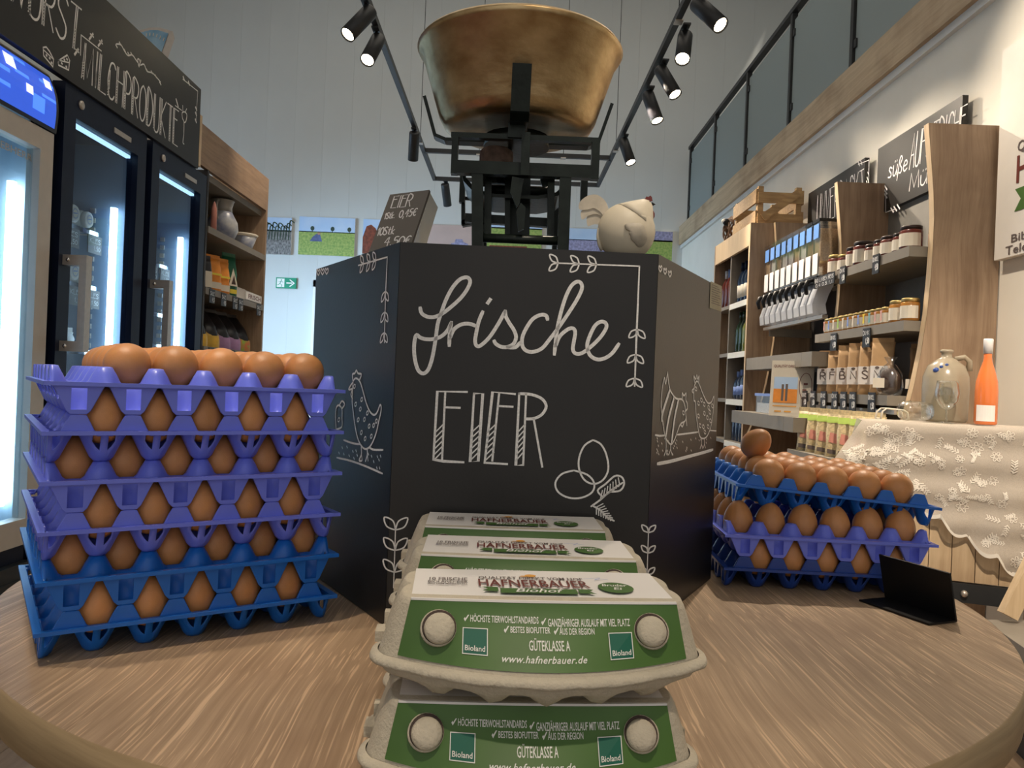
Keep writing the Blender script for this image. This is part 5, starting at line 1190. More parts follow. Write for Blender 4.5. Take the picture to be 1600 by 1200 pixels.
def orn(P, hline, vline, leaves_h, leaves_v, ox, oy, s, w, L):
    strokes(dr_, P, [hline, vline], ox, oy, s, w, 1)
    for lst, d in ((leaves_h, (-1, 0)), (leaves_v, (0, -1))):
        for x, y in lst:
            p = P.uv(ox + x / s, oy + y / s)
            for lp_ in leafpair(p, d, L): ribbon(dr_, lp_, lambda u, v, l=0: P.P(u, v, l), w * .75)
orn(PF, [(1258, 136), (945, 124)], [(1258, 136), (1247, 400), (1240, 590)], [(950, 124), (1030, 128), (1095, 130)], [(1250, 375), (1244, 470), (1240, 560)], *C3, .0024, .014)
orn(PL_, [(305, 101), (195, 133)], [(305, 101), (298, 250), (294, 425)], [(215, 125), (240, 119), (262, 113)], [(297, 232), (295, 310), (293, 388)], *C3, .0026, .016)
strokes(dr_, PF, [[(1082, 794), (1050, 815), (1030, 860), (1030, 905), (1050, 945), (1085, 960), (1120, 945), (1140, 905), (1133, 850), (1112, 810), (1082, 794)], [(1010, 909), (965, 922), (940, 955), (950, 990), (990, 1012), (1040, 1012), (1080, 990), (1086, 955), (1060, 925), (1010, 909)],
 [(1075, 1045), (1110, 1020), (1150, 985), (1195, 955)], [(1120, 1010), (1100, 985), (1130, 960), (1165, 930), (1192, 935), (1200, 960), (1185, 985), (1150, 990)], [(1080, 1042), (1110, 1060), (1135, 1085), (1162, 1100)]], *C3, .0022)
strokes(dr_, PF, [[(1110 + i * 12, 1018 - i * 10), (1118 + i * 10, 985 - i * 8)] for i in range(7)] + [[(1110 + i * 12, 1020 - i * 10), (1135 + i * 9, 1000 - i * 6)] for i in range(6)] + [[(1095 + i * 8, 1048 + i * 6), (1120 + i * 6, 1035 + i * 9)] for i in range(7)] + [[(1095 + i * 8, 1050 + i * 6), (1095 + i * 9, 1075 + i * 4)] for i in range(7)], *C3, .0017, 1)
for x, y, P, L in ((618, 828, PF, .020), (1013, 832, PF, .012)):
    for dy in (0, 32, 66):
        p = P.uv(x - (dy * .02), y + dy)
        for lp_ in leafpair(p, (0, 1), L): ribbon(dr_, lp_, lambda u, v, l=0: P.P(u, v, l), .0017)
    strokes(dr_, P, [[(x, y), (x - 3, y + 90)]], 0, 0, 1, .0017, 1)
def heart(P, cx, cy, s, w):
    pts = [(0, 1), (-.8, .2), (-1, -.5), (-.55, -.95), (0, -.35), (.55, -.95), (1, -.5), (.8, .2), (0, 1)]
    strokes(dr_, P, [[(cx + a * s * .8, cy + b * s * 1.5) for a, b in pts]], 0, 0, 1, w, 3)
for x in (498, 504.5, 511): heart(PL_, x, 425.5 - (x - 498) * .12, 3.2, .0024)
for x, y in ((1031, 420), (1038.5, 424), (1046, 428)): heart(PR_, x, y, 3.2, .0022)
part('corner_drawings', dr_, K['chalk'], colm, True)
hn = MB(); C5 = (485, 560, 6.0); C6 = (1005, 560, 6.0)
strokes(hn, PL_, [[(405, 210), (425, 188), (450, 195), (475, 235), (500, 320), (525, 410), (560, 495), (600, 530), (630, 505), (658, 435), (668, 480), (645, 590), (620, 700), (580, 800), (540, 845), (500, 840), (455, 770), (425, 650), (405, 500), (395, 400), (400, 280), (405, 210)],
 [(400, 225), (362, 290), (398, 285)], [(395, 300), (384, 340), (398, 375)], [(402, 205), (398, 150), (420, 140), (435, 112), (450, 140), (482, 150), (462, 205)], [(480, 830), (482, 900), (460, 955), (485, 960)], [(482, 900), (490, 955)], [(535, 845), (538, 900), (520, 965)], [(538, 900), (545, 960)],
 [(315, 765), (400, 795), (470, 805)], [(560, 838), (600, 856), (685, 858)], [(250, 930), (380, 960), (520, 1010), (680, 1080)], [(245, 670), (240, 500), (262, 440), (298, 470), (300, 560), (298, 640), (250, 665)], [(275, 440), (300, 400), (325, 430), (300, 470)]], *C5, .0026)
strokes(hn, PL_, [ell(x, y, 9, 20, 8, .2) + [ell(x, y, 9, 20, 8, .2)[0]] for x, y in ((417, 262), (428, 430), (485, 385), (472, 475), (452, 575), (510, 572), (538, 512), (482, 695), (517, 752), (575, 730), (555, 635), (597, 628), (622, 588), (270, 575))], *C5, .0018, 1)
strokes(hn, PL_, [[(x, y), (x + 5, y + 14)] for x, y in [(300, 830), (345, 825), (400, 865), (430, 860), (270, 880), (315, 890), (365, 905), (410, 930), (545, 890), (575, 910), (630, 915), (595, 960), (645, 945), (625, 1020), (650, 1020), (440, 900), (660, 910)]], *C5, .0028, 1)
strokes(hn, PR_, [[(225, 128), (235, 230), (255, 310), (305, 375), (360, 385), (385, 440), (395, 520), (405, 630)], [(225, 128), (205, 240), (195, 180), (172, 300), (165, 450), (180, 600), (205, 740), (255, 805), (290, 760), (315, 690), (345, 615), (385, 590), (400, 550)], [(345, 615), (362, 640), (378, 600)], [(362, 385), (362, 325), (378, 350), (398, 325), (395, 385), (408, 420), (410, 470), (390, 495)],
 [(208, 740), (210, 850), (192, 910)], [(210, 850), (222, 905)], [(252, 805), (252, 850), (235, 905)], [(252, 850), (268, 905)],
 [(470, 395), (472, 280), (495, 215), (520, 240), (555, 330), (600, 415), (635, 410), (660, 355), (655, 470), (635, 620), (600, 720), (565, 750), (530, 735), (510, 650), (490, 500), (485, 410), (470, 395)], [(472, 280), (452, 305), (470, 325)], [(478, 225), (470, 165), (490, 195), (498, 155), (508, 195), (520, 165), (515, 235)], [(540, 745), (542, 800), (530, 845)], [(542, 800), (552, 842)], [(568, 750), (570, 800), (560, 840)], [(570, 800), (580, 838)],
 [(108, 718), (150, 725), (195, 722)], [(315, 715), (400, 705), (510, 690)], [(625, 675), (680, 680)]], *C6, .0024)
strokes(hn, PR_, [[(128, 988), (250, 965), (400, 925), (550, 885), (650, 855)]], *C6, .0045)
strokes(hn, PR_, [[(245, 300), (180, 500), (172, 580)], [(282, 380), (235, 560), (208, 730)], [(325, 395), (290, 560), (262, 790)]], *C6, .0062, 3)
strokes(hn, PR_, [ell(x, y, 9, 20, 8, -.2) + [ell(x, y, 9, 20, 8, -.2)[0]] for x, y in ((373, 510), (490, 285), (515, 420), (542, 390), (568, 430), (610, 460), (622, 505), (645, 445), (515, 540), (570, 515), (598, 555), (530, 630), (560, 640), (605, 640), (575, 690), (627, 585))], *C6, .0016, 1)
r4 = random.Random(5)
strokes(hn, PR_, [[(x, y), (x + 5, y + 12)] for x, y in [(r4.uniform(120, 640), r4.uniform(735, 900)) for _ in range(44)] if y < 960 - (x - 128) * .27], *C6, .0022, 1)
part('hen_drawings', hn, K['chalk'], colm, True)
RW = (V_R2 - VR).length
sk = [PR_.uv(x, y) for x, y in ((1109.5, 439.5), (1127, 447), (1126.5, 487), (1108, 481))]
du = max(0, max(p[0] for p in sk) - RW + .003); sk = [(p[0] - du, p[1]) for p in sk]
def skf(u, v, l=0): return PR_.P((sk[3][0] * (1 - u) + sk[2][0] * u) * (1 - v) + (sk[0][0] * (1 - u) + sk[1][0] * u) * v, (sk[3][1] * (1 - u) + sk[2][1] * u) * (1 - v) + (sk[0][1] * (1 - u) + sk[1][1] * u) * v, l)
mb = MB(); patch(mb, R4(0, 0, 1, 1), skf, .0008); part('sticker', mb, K['sticker'], colm, True, 'beige paper sticker')
mb = MB()
for i in range(9): patch(mb, R4(.1, .2 + i * .085, .9 - .12 * (i % 3), .225 + i * .085), skf, .0012)
part('sticker_print', mb, K['text'], colm, True)

# kitchen scale -------------------------------------------------------------------
sc = thing('iron_scale', 'old dark green cast-iron kitchen scale carrying a brass pan on the chalkboard column', 'scale', (CC.x, CC.y, ctop))
YF, YM, YK = 1.085, CC.y, 1.265
def bp(y0, x0_, x1_, y1_, w, Y=YF, t=None, mb=None):        # bar between two picture points standing at depth Y
    b = mb or MB(); b.bar(ony(x0_, y0, Y), ony(x1_, y1_, Y), w, t or w, (0, 1, 0)); return b
def ipart(nm, mb): return part(nm, mb, K['iron'], sc, True)
zb = ctop + .001
# feet frame
xl, xr = ony(748, 380, YF).x, ony(880, 380, YF).x
ipart('base_frame', MB().bx((xl - .012, YF - .01, zb), (xl + .012, YK, zb + .022)).bx((xr - .012, YF - .01, zb), (xr + .012, YK, zb + .022)).bx((xl, YK - .02, zb), (xr, YK, zb + .02)).bx((xl, YF - .008, zb), (xr, YF + .008, zb + .016)))
for x, lean in ((748, -2), (880, 4)):
    p = ony(x, 376, YF); q = ony(x + lean, 266, YF)
    ipart('front_post', MB().bar((p.x, YF, zb), q, .016, .014, (0, 1, 0)))
    p2 = Vector((p.x, YK, zb)); q2 = Vector((q.x, YK, q.z)); ipart('rear_post', MB().bar(p2, q2, .014, .014, (0, 1, 0)))
for x, xa, ya in ((762, 776, 276), (860, 846, 284)):
    m1 = MB().bar(ony(x, 368, YF + .03), ony(x + 1, 282, YF + .03), .010, .012, (0, 1, 0)); m1.bar(ony(x + (-2 if x < 800 else 3), 281, YF + .03), ony(xa, ya + 3, YF + .03), .006, .012); ipart('inner_post', m1)
ipart('crossbar', MB().tube([ony(746, 371, YF), ony(884, 377, YF)], .0065, 10)); ipart('crossbar', bp(341, 727, 862, 349, .013, YM))
ipart('crossbar', MB().tube([ony(757, 297, YM), ony(862, 300, YM)], .008, 10)); ipart('rod', bp(310, 726, 880, 318, .005, YK))
ipart('centre_slab', MB().bar(ony(809, 372, YM - .01), ony(811, 272, YM - .01), .035, .012, (0, 1, 0))); ipart('slab_rib', MB().bar(ony(793, 370, YM - .03), ony(793, 274, YM - .03), .008, .02, (0, 1, 0)))
ipart('left_yoke', MB().bar(ony(724, 305, YK), ony(724, 352, YK), .006, .014, (0, 1, 0)).bar(ony(722, 350, YK), ony(748, 345, YK), .01, .014, (0, 1, 0)))
ipart('pointer', MB().prism([(-.008, 0), (.002, -.018), (.006, -.012), (.010, .016), (-.006, .018)], lambda u, v, w: ony(806, 300, YF - .012) + Vector((u, w, v * 1.2)), .008))
ipart('pointer', MB().prism([(-.004, .0), (.0, -.028), (.008, -.024), (.009, .006), (.002, .012)], lambda u, v, w: ony(811, 330, YF - .012) + Vector((u, w, v)), .008))
# curved trough
tb = MB(); pts = []
for i in range(9): a = math.pi * i / 8; pts.append((-math.cos(a), -math.sin(a)))
cL, cR = ony(722, 275, YM), ony(893, 283, YM); cz = (cL.z + cR.z) / 2; hw = (cR.x - cL.x) / 2; cxm = (cL.x + cR.x) / 2
tb2 = [(cL.x, cz), (cL.x + .006, cz - .02), (cL.x + .022, cz - .036), (cL.x + .05, cz - .042), (cR.x - .05, cz - .042), (cR.x - .022, cz - .036), (cR.x - .006, cz - .02), (cR.x, cz)]
inner = [(x * .95 + cxm * .05, z + .005) for x, z in tb2]
ipart('trough', MB().prism(tb2 + inner[::-1], lambda u, v, w: Vector((u, YM - .05 + w, v)), .10))
# upper beam and yoke
ipart('beam', MB().bx((ony(712, 262, YF).x, YF - .008, ony(712, 262, YF).z - .009), (ony(925, 262, YF).x, YF + .008, ony(712, 262, YF).z + .009)))
y2 = MB(); ul, ur = ony(712, 212, YF), ony(931, 221, YF)
zt2 = ul.z; zlo = ony(712, 264, YF).z - .008
y2.bar((ul.x, YF, zlo), (ul.x, YF, zt2), .009, .014, (0, 1, 0)).bar((ur.x, YF, zlo), (ur.x, YF, zt2), .011, .014, (0, 1, 0)).bar((ul.x - .006, YF, zt2), (ur.x + .006, YF, zt2), .012, .007)
ipart('top_yoke', y2)
y3 = MB(); y3.v = [Vector((v.x, v.y + .17, v.z)) for v in y2.v]; y3.f = [list(q) for q in y2.f]; y3.sm = list(y2.sm); ipart('top_yoke', y3)
ipart('pan_stem', MB().bar(ony(820, 275, YF - .012), ony(822, 208, YF - .012), .012, .010, (0, 1, 0)))
# pan and its arms
bz = ony(812, 213, CC.y).z; rimz = ony(812, 87, CC.y).z
pan = MB(); prof = [(0, bz + .006), (.085, bz + .004), (.100, bz + .003), (.111, bz + .009), (.1185, bz + .022), (.1475, rimz - .009), (.152, rimz - .006), (.1555, rimz), (.152, rimz + .005), (.148, rimz + .003), (.1465, rimz - .005), (.1165, bz + .024), (.108, bz + .014), (.095, bz + .008), (0, bz + .009)]
BX = .5 * (ony(657, 80, CC.y).x + ony(968, 100, CC.y).x)
pan.lathe(prof, (BX, CC.y, 0), 64)
bn = solid('brass_pan', pan, K['brass'], 'round tarnished brass weighing pan on top of the iron scale', 'pan', (BX, CC.y, bz))
ar_ = MB()
def arm(dx, dy, w):
    d = Vector((dx, dy, 0)); s = Vector((-dy, dx, 0)); b = MB()
    pts = [(0.0, bz - .012), (.108, bz - .012), (.124, bz - .006), (.142, bz + .052)]
    for (r0, z0_), (r1, z1_) in zip(pts, pts[1:]):
        b.bar(Vector((BX, CC.y, z0_)) + d * r0, Vector((BX, CC.y, z1_)) + d * r1, w, .005, (0, 0, 1), s.normalized())
    return b
for dx, dy, w, nm in ((-1, 0, .022, 'left'), (1, 0, .022, 'right'), (.03, -1, .026, 'front'), (0, 1, .026, 'back')): ipart('pan_arm', arm(dx, dy, w))
ipart('pan_plate', MB().lathe([(.05, bz - .018), (.05, bz - .003)], (BX, CC.y, 0), 24)); ipart('pan_post', MB().bx((BX - .012, YF - .01, zt2 - .002), (BX + .012, YK, bz - .012)))
wgt = solid('iron_weight', MB().lathe([(.0, 0), (.023, 0), (.025, .003), (.025, .030), (.021, .035), (0, .036)], (ony(775, 255, YF + .05).x, YF + .055, ony(712, 255, YF).z + .003), 24), K['rust'], 'rusty round iron weight inside the scale frame under the brass pan', 'weight', (ony(775, 255, YF + .05).x, YF + .06, ony(712, 255, YF).z))
ipart('weight_plate', MB().bx((ony(775, 255, YF + .05).x - .03, YF, ony(712, 255, YF).z - .006), (ony(775, 255, YF + .05).x + .03, YF + .10, ony(712, 255, YF).z)))

# ceramic hen ---------------------------------------------------------------------
HY = .962; hc = ony(978.5, 360, HY); hr = .0355
hen = thing('ceramic_hen', 'round cream ceramic hen with metal tail and red comb on the column corner', 'figurine', (hc.x, HY, ctop))
hb = MB().sphere((hc.x, HY, hc.z - .002), hr, 28, (1.02, .95, 1.02))
for v in hb.v: v.z = max(v.z, ctop + .001)
part('body', hb, K['hen'], hen, True)
h4 = (890, 290, 10.667)
def hp(x, y, Y=HY): return ony(h4[0] + x / h4[2], h4[1] + y / h4[2], Y)
nk = MB(); nk.tube([hp(1080, 570), hp(1150, 480), hp(1230, 380), hp(1300, 290), hp(1318, 262)], [.0300, .0235, .0155, .0080, .0035], 16); part('neck', nk, K['hen'], hen, True)
cmb = [(1250, 235), (1280, 178), (1310, 190), (1345, 165), (1372, 190), (1385, 260), (1350, 262), (1310, 240)]
part('comb', MB().prism([(x, y) for x, y in cmb], lambda u, v, w: hp(u, v, HY - .003 + w), .006), K['red'], hen, True)
part('beak', MB().lathe([(.003, 0), (.0, .005)], hp(1368, 310), 8, Matrix.Rotation(math.pi / 2, 3, 'Y')), K['black'], hen, True)
part('wattle', MB().sphere(hp(1362, 492), .0060, 10, (.75, .6, 1.1)), K['red'], hen, True); part('eye', MB().sphere(hp(1335, 270, HY - .005), .0012, 8), K['black'], hen, True)
wg = [(905, 690), (920, 650), (1000, 632), (1120, 630), (1200, 650), (1250, 700), (1290, 790), (1310, 860), (1290, 940), (1230, 1005), (1150, 1010), (1090, 960), (1020, 900), (1010, 850), (980, 810), (985, 770), (930, 740)]
wm = MB(); cwx = sum(p[0] for p in wg) / len(wg); cwy = sum(p[1] for p in wg) / len(wg)
def wsurf(x, y, e):
    p = hp(x, y, HY - .03); d = Vector((p.x - hc.x, 0, p.z - hc.z)); rr = min(.98, d.length / (hr * 1.02)); return Vector((p.x, HY - hr * .95 * math.sqrt(1 - rr * rr) - e, p.z))
ring0 = [wsurf(x, y, -.002) for x, y in smooth(wg + [wg[0]], 3)[:-1]]; ring1 = [wsurf(cwx + (x - cwx) * .97, cwy + (y - cwy) * .97, .0028) for x, y in smooth(wg + [wg[0]], 3)[:-1]]; ring2 = [wsurf(cwx + (x - cwx) * .5, cwy + (y - cwy) * .5, .0034) for x, y in smooth(wg + [wg[0]], 3)[:-1]]
nn_ = len(ring0); wm.v = ring0 + ring1 + ring2 + [wsurf(cwx, cwy, .0036)]
for i in range(nn_):
    j = (i + 1) % nn_
    for o_ in (0, nn_): wm.f.append([o_ + i, o_ + j, o_ + nn_ + j, o_ + nn_ + i]); wm.sm.append(o_ > 0)
    wm.f.append([2 * nn_ + i, 2 * nn_ + j, 3 * nn_]); wm.sm.append(True)
part('wing', wm, K['hen2'], hen, True)
def feather(pts):
    return MB().prism(smooth(pts + [pts[0]], 3)[:-1], lambda u, v, w: hp(u, v, HY + .001 + w), .0022)
tail = [[(660, 470), (640, 350), (580, 240), (450, 150), (300, 170), (180, 260), (150, 340), (170, 400), (240, 405), (330, 395), (390, 375), (440, 390), (510, 440), (560, 500), (600, 560)],
        [(640, 540), (600, 440), (540, 400), (420, 375), (290, 350), (205, 410), (185, 480), (205, 560), (260, 540), (310, 500), (380, 480), (450, 470), (520, 500), (570, 560)],
        [(640, 540), (580, 470), (480, 440), (350, 450), (290, 520), (295, 640), (320, 670), (420, 635), (540, 650), (600, 620)]]
for i, f_ in enumerate(tail):
    b = feather(f_)
    for v in b.v: v.y += .0015 * i
    part('tail_feather', b, K['hen2'], hen, True)
rim = MB()
pts = [hp(530, 655, HY - .002), hp(490, 740, HY - .004), hp(478, 850, HY - .004), hp(495, 980, HY - .004), hp(540, 1080, HY - .002)]
rim.tube([Vector((p.x, p.y, max(p.z, ctop + .004))) for p in pts], .0024, 8); part('rear_disc', rim, K['hen'], hen, True)

# slate price block ----------------------------------------------------------------
pb = thing('price_block', 'leaning slate price block reading EIER 1 Stk. 0,45 euro, left on the column top', 'price sign', (-.14, 1.02, ctop))
ps = math.radians(24); hn_ = Vector((-math.sin(ps), -math.cos(ps), 0)); ub = Vector((math.cos(ps), -math.sin(ps), 0)); ln = math.radians(33)
upv = Vector((0, 0, 1)) * math.cos(ln) - hn_ * math.sin(ln)
B0 = onz(640, 404, ctop + .001)
PB = Pl(B0, ub, upv)
c4 = [PB.uv(x, y) for x, y in ((609.5, 304), (671, 296.5), (644, 377), (578.5, 387))]
w0 = min(c4[0][0], c4[3][0]); w1 = max(c4[1][0], c4[2][0]); h1 = (c4[0][1] + c4[1][1]) / 2
def pq(a, b): 
    lo = (c4[3][0] * (1 - a) + c4[2][0] * a); hi = (c4[0][0] * (1 - a) + c4[1][0] * a); lov = (c4[3][1] * (1 - a) + c4[2][1] * a); hiv = (c4[0][1] * (1 - a) + c4[1][1] * a)
    return (lo * (1 - b) + hi * b, lov * (1 - b) + hiv * b)
k0 = -(c4[3][1] + c4[2][1]) / 2 / (h1 - (c4[3][1] + c4[2][1]) / 2)
fpoly = [pq(0, k0), pq(1, k0), pq(1, 1), pq(0, 1)]
part('slate', MB().prism(fpoly, lambda u, v, w: PB.P(u, v, -w), .004), K['slate'], pb, True)
part('block', MB().prism([(u, v + (.010 if v < .01 else -.002)) for u, v in fpoly], lambda u, v, w: PB.P(u, v, -.0045 - w), .028), K['acryl'], pb, True, 'clear acrylic block')
mb = MB(); cP = lambda pts: [PB.uv(400 + x / 5.217, 270 + y / 5.217) for x, y in pts]
fP = lambda u, v, l=0: PB.P(u, v, l)
handtext(mb, 'EIER', cP([(1100, 290), (1255, 275), (1290, 175), (1130, 195)]), fP, .0021, gap=.25)
handtext(mb, '1Stk.', cP([(1045, 380), (1130, 370), (1145, 320), (1060, 330)]), fP, .0019, gap=.15); handtext(mb, '0,45€', cP([(1165, 370), (1300, 350), (1320, 290), (1180, 310)]), fP, .0019, gap=.15)
handtext(mb, '10Stk', cP([(985, 515), (1125, 500), (1145, 435), (1005, 450)]), fP, .0021, gap=.15); handtext(mb, '4,50€', cP([(1040, 600), (1250, 580), (1270, 515), (1060, 530)]), fP, .0021, gap=.15)
part('lettering', mb, K['chalk'], pb, True)

# ================================================================== EGG TRAYS
P_ = .0488; SZ = 6 * P_
def tray_mesh(name, rows):
    """6x5 egg tray. cups at x=(i+.5)P, y=jP ; posts at x=iP, y=(j+.5)P ; origin at the middle, rim level z=0"""
    N = 84; h = SZ / N
    def z(x, y):
        def near(t, ph): t = (t / P_ - ph); return abs(t - round(t)) * P_
        dx, dy = near(x, .5), near(y, 0); a = max(dx, dy, (dx + dy) * .74)
        ft = max(0, min(1, (.46 * P_ - a) / (.28 * P_)))
        ex, ey = near(x, 0), near(y, .5); b = max(ex, ey, (ex + ey) * .74)
        po = max(0, min(1, (.31 * P_ - b) / (.17 * P_)))
        return -.0295 * ft + .0175 * po
    b = MB(); idx = {}
    for i in range(N + 1):
        for j in range(N + 1): idx[i, j] = len(b.v); b.v.append(Vector((i * h - SZ / 2, j * h - SZ / 2, z(i * h, j * h))))
    for i in range(N):
        for j in range(N):
            x, y = (i + .5) * h, (j + .5) * h
            xe = min(x, SZ - x); dy = abs(y / P_ - round(y / P_)) * P_
            if .002 < xe < .0095 and .0040 < dy < .0120: continue            # openings beside the feet of the short sides
            ye = min(y, SZ - y)
            b.f.append([idx[i, j], idx[i + 1, j], idx[i + 1, j + 1], idx[i, j + 1]]); b.sm.append(True)
    # skirts from rim level to the edge of the sheet
    for side in range(4):
        for k in range(N):
            p, q = ((idx[k, 0], idx[k + 1, 0]), (idx[N, k], idx[N, k + 1]), (idx[k + 1, N], idx[k, N]), (idx[0, k + 1], idx[0, k]))[side]
            A_, B_ = b.v[p], b.v[q]
            if abs(A_.z) < .0008 and abs(B_.z) < .0008: continue
            t = (k + .5) * h; dc = abs(t / P_ - .5 - round(t / P_ - .5)) * P_
            zs = [0, .14, .86, 1]
            for m_ in range(3):
                if side in (0, 2) and m_ == 1 and dc < .0060 and min(A_.z, B_.z) < -.02: continue    # slot in the foot
                o = len(b.v); b.v += [Vector((A_.x, A_.y, A_.z * zs[m_])), Vector((B_.x, B_.y, B_.z * zs[m_])), Vector((B_.x, B_.y, B_.z * zs[m_ + 1])), Vector((A_.x, A_.y, A_.z * zs[m_ + 1]))]
                b.f.append([o, o + 3, o + 2, o + 1]); b.sm.append(False)
    # rim flange
    a, c = SZ / 2, SZ / 2 + .0065
    for x0, x1, y0, y1 in ((-c, c, -c, -a), (-c, c, a, c), (-c, -a, -a, a), (a, c, -a, a)): b.bx((x0, y0, -.0016), (x1, y1, .0016))
    me = b.mesh(name); return me
TM = tray_mesh('egg_tray', 6)
def tray(mt, loc, rz, label, tilt=None):
    o = bpy.data.objects.new('egg_tray', TM); COL.objects.link(o); o.location = loc; o.rotation_euler = (tilt[0] if tilt else 0, tilt[1] if tilt else 0, rz)
    if not TM.materials: TM.materials.append(mt)
    o.material_slots[0].link = 'OBJECT'; o.material_slots[0].material = mt
    s = o.modifiers.new('thickness', 'SOLIDIFY'); s.thickness = .0012; s.offset = 0
    return tag(o, label, 'egg tray', 'plastic egg trays')
def egg_profile(r, h, n=18):
    out = []
    for i in range(n + 1):
        t = math.pi * i / n; z = -math.cos(t); k = math.sin(t) * (1 - .13 * z - .03 * z * z)       # narrower at the top (z=+1)
        out.append((max(0, r * k) if 0 < i < n else 0, z * h / 2))
    return out
EM = MB().lathe(egg_profile(.0222, .0600), (0, 0, 0), 26).mesh('egg'); EM.materials.append(K['egg'])
EM2 = MB().lathe([(r, -z) for r, z in reversed(egg_profile(.0238, .0545))], (0, 0, 0), 26).mesh('egg'); EM2.materials.append(K['egg'])
er = random.Random(11)
def egg(loc, label, group, up=True, tilt=None, sc_=None):
    o = bpy.data.objects.new('egg', EM if up else EM2); COL.objects.link(o); o.location = loc
    o.rotation_euler = tilt or (er.uniform(-.02, .02), er.uniform(-.02, .02), er.uniform(0, 6))
    s = sc_ or er.uniform(.97, .992); o.scale = (s, s, s * er.uniform(.97, 1.02)); return tag(o, label, 'egg', group)
def stack(origin, yaw, n, zr, pitch, mats, six_first, nm, side_cols, skip=lambda L, i, j: False, tilts=None, shift=None):
    """trays numbered from the top; origin = front-left corner of the sheet; six_first: top tray shows its six-cup side in front"""
    e1 = Vector((math.cos(yaw), math.sin(yaw), 0)); e2 = Vector((-math.sin(yaw), math.cos(yaw), 0))
    for L in range(n):
        six = six_first if L % 2 == 0 else not six_first
        c = Vector(origin) + e1 * SZ / 2 + e2 * SZ / 2; c.z = zr - L * pitch
        if shift and L in shift: c += Vector(shift[L])
        tl = (tilts or {}).get(L, (0, 0)); er_ = Matrix.Rotation(yaw, 4, 'Z') @ Matrix.Rotation(tl[1], 4, 'Y') @ Matrix.Rotation(tl[0], 4, 'X')
        o = tray(K[mats[L]], c, 0, '%s egg tray, %s of the %s stack' % ({'violet': 'violet', 'blue': 'blue', 'dblue': 'deep blue'}[mats[L]], 'topmost' if L == 0 else ('bottom tray' if L == n - 1 else ORD[L] + ' from the top'), nm))
        Mo = Matrix.Translation(c) @ er_ @ (Matrix.Identity(4) if six else Matrix.Rotation(math.pi / 2, 4, 'Z'))
        o.rotation_euler = Mo.to_euler(); o['egg_tray_side'] = 6 if six else 5
        nx, nyy = (6, 5) if six else (5, 6)
        for i in range(nx):
            for j in range(nyy):
                if L > 0 and not (j == 0 or i in side_cols or (i == nx - 1 and 'R' in side_cols)): continue
                if skip(L, i, j): continue
                x = (i + .5 if six else i + 1) * P_; y = (j + 1 if six else j + .5) * P_
                loc = Matrix.Translation(c) @ er_ @ Vector((x - SZ / 2, y - SZ / 2, .0178 if L == 0 else .0164))
                w = 'brown egg, %s stack, %s, %s, %s from the left' % (nm, 'top tray' if L == 0 else ('bottom tray' if L == n - 1 else ORD[L] + ' tray down'), 'front row' if j == 0 else ORD[j] + ' row back', ORD[i])
                if L == 0: egg(loc, w, 'eggs in the %s stack' % nm, False)
                else: egg(loc, w, 'eggs in the %s stack' % nm, True)
A0 = Vector((-.446, .7435, 0)); yawL = math.atan2(.168, .240)
stack(A0, yawL, 6, TZT + .0305 + 5 * .0485, .0485, ['violet', 'violet', 'violet', 'violet', 'blue', 'blue'], True, 'tall left', (0,), skip=lambda L, i, j: L == 0 and i == 0)
stack(Vector((.330, 1.138, 0)), math.radians(-3.0), 3, TZT + .0305 + 2 * .0485, .0485, ['blue', 'violet', 'dblue'], False, 'low right', (0, 'R'), tilts={0: (0, math.radians(4.2))}, shift={0: (.022, .033, .012)})
sp_ = ony(1182, 692, 1.262)
egg(sp_, 'single brown egg lying on top of the other eggs of the low right stack', 'eggs in the low right stack', True, (math.radians(55), 0, math.radians(20)), 1.0)

# black metal sign holder
HB = onz(1494, 973, TZT); HA = onz(1383, 936, TZT); HF = onz(1471, 985, TZT); 
ho = thing('sign_holder', 'empty black angled metal sign holder leaning beside the low right egg stack', 'sign holder', HA)
d_ = (HB - HA).normalized(); hw_ = (HB - HA).length
back = Vector((-d_.y, d_.x, 0))
b = MB(); up_ = (back * -.24 + Vector((0, 0, 1))).normalized()
TLp = Pl(HA, d_, up_); hh = (TLp.uv(1482, 895)[1] + TLp.uv(1370, 866)[1]) / 2
part('plate', MB().prism([(0, .001), (hw_, .001), (hw_, hh), (0, hh)], lambda u, v, w: TLp.P(u, v, -w), .0025), K['black'], ho, True)
fd = (HF - HB); fd = -back * max(.02, min(.05, abs(fd.dot(back))))
part('foot', MB().prism([(0, 0), (hw_, 0), (hw_, 1), (0, 1)], lambda u, v, w: HA + d_ * u + fd * v + Vector((0, 0, .0006 + w)), .0022), K['black'], ho, True)

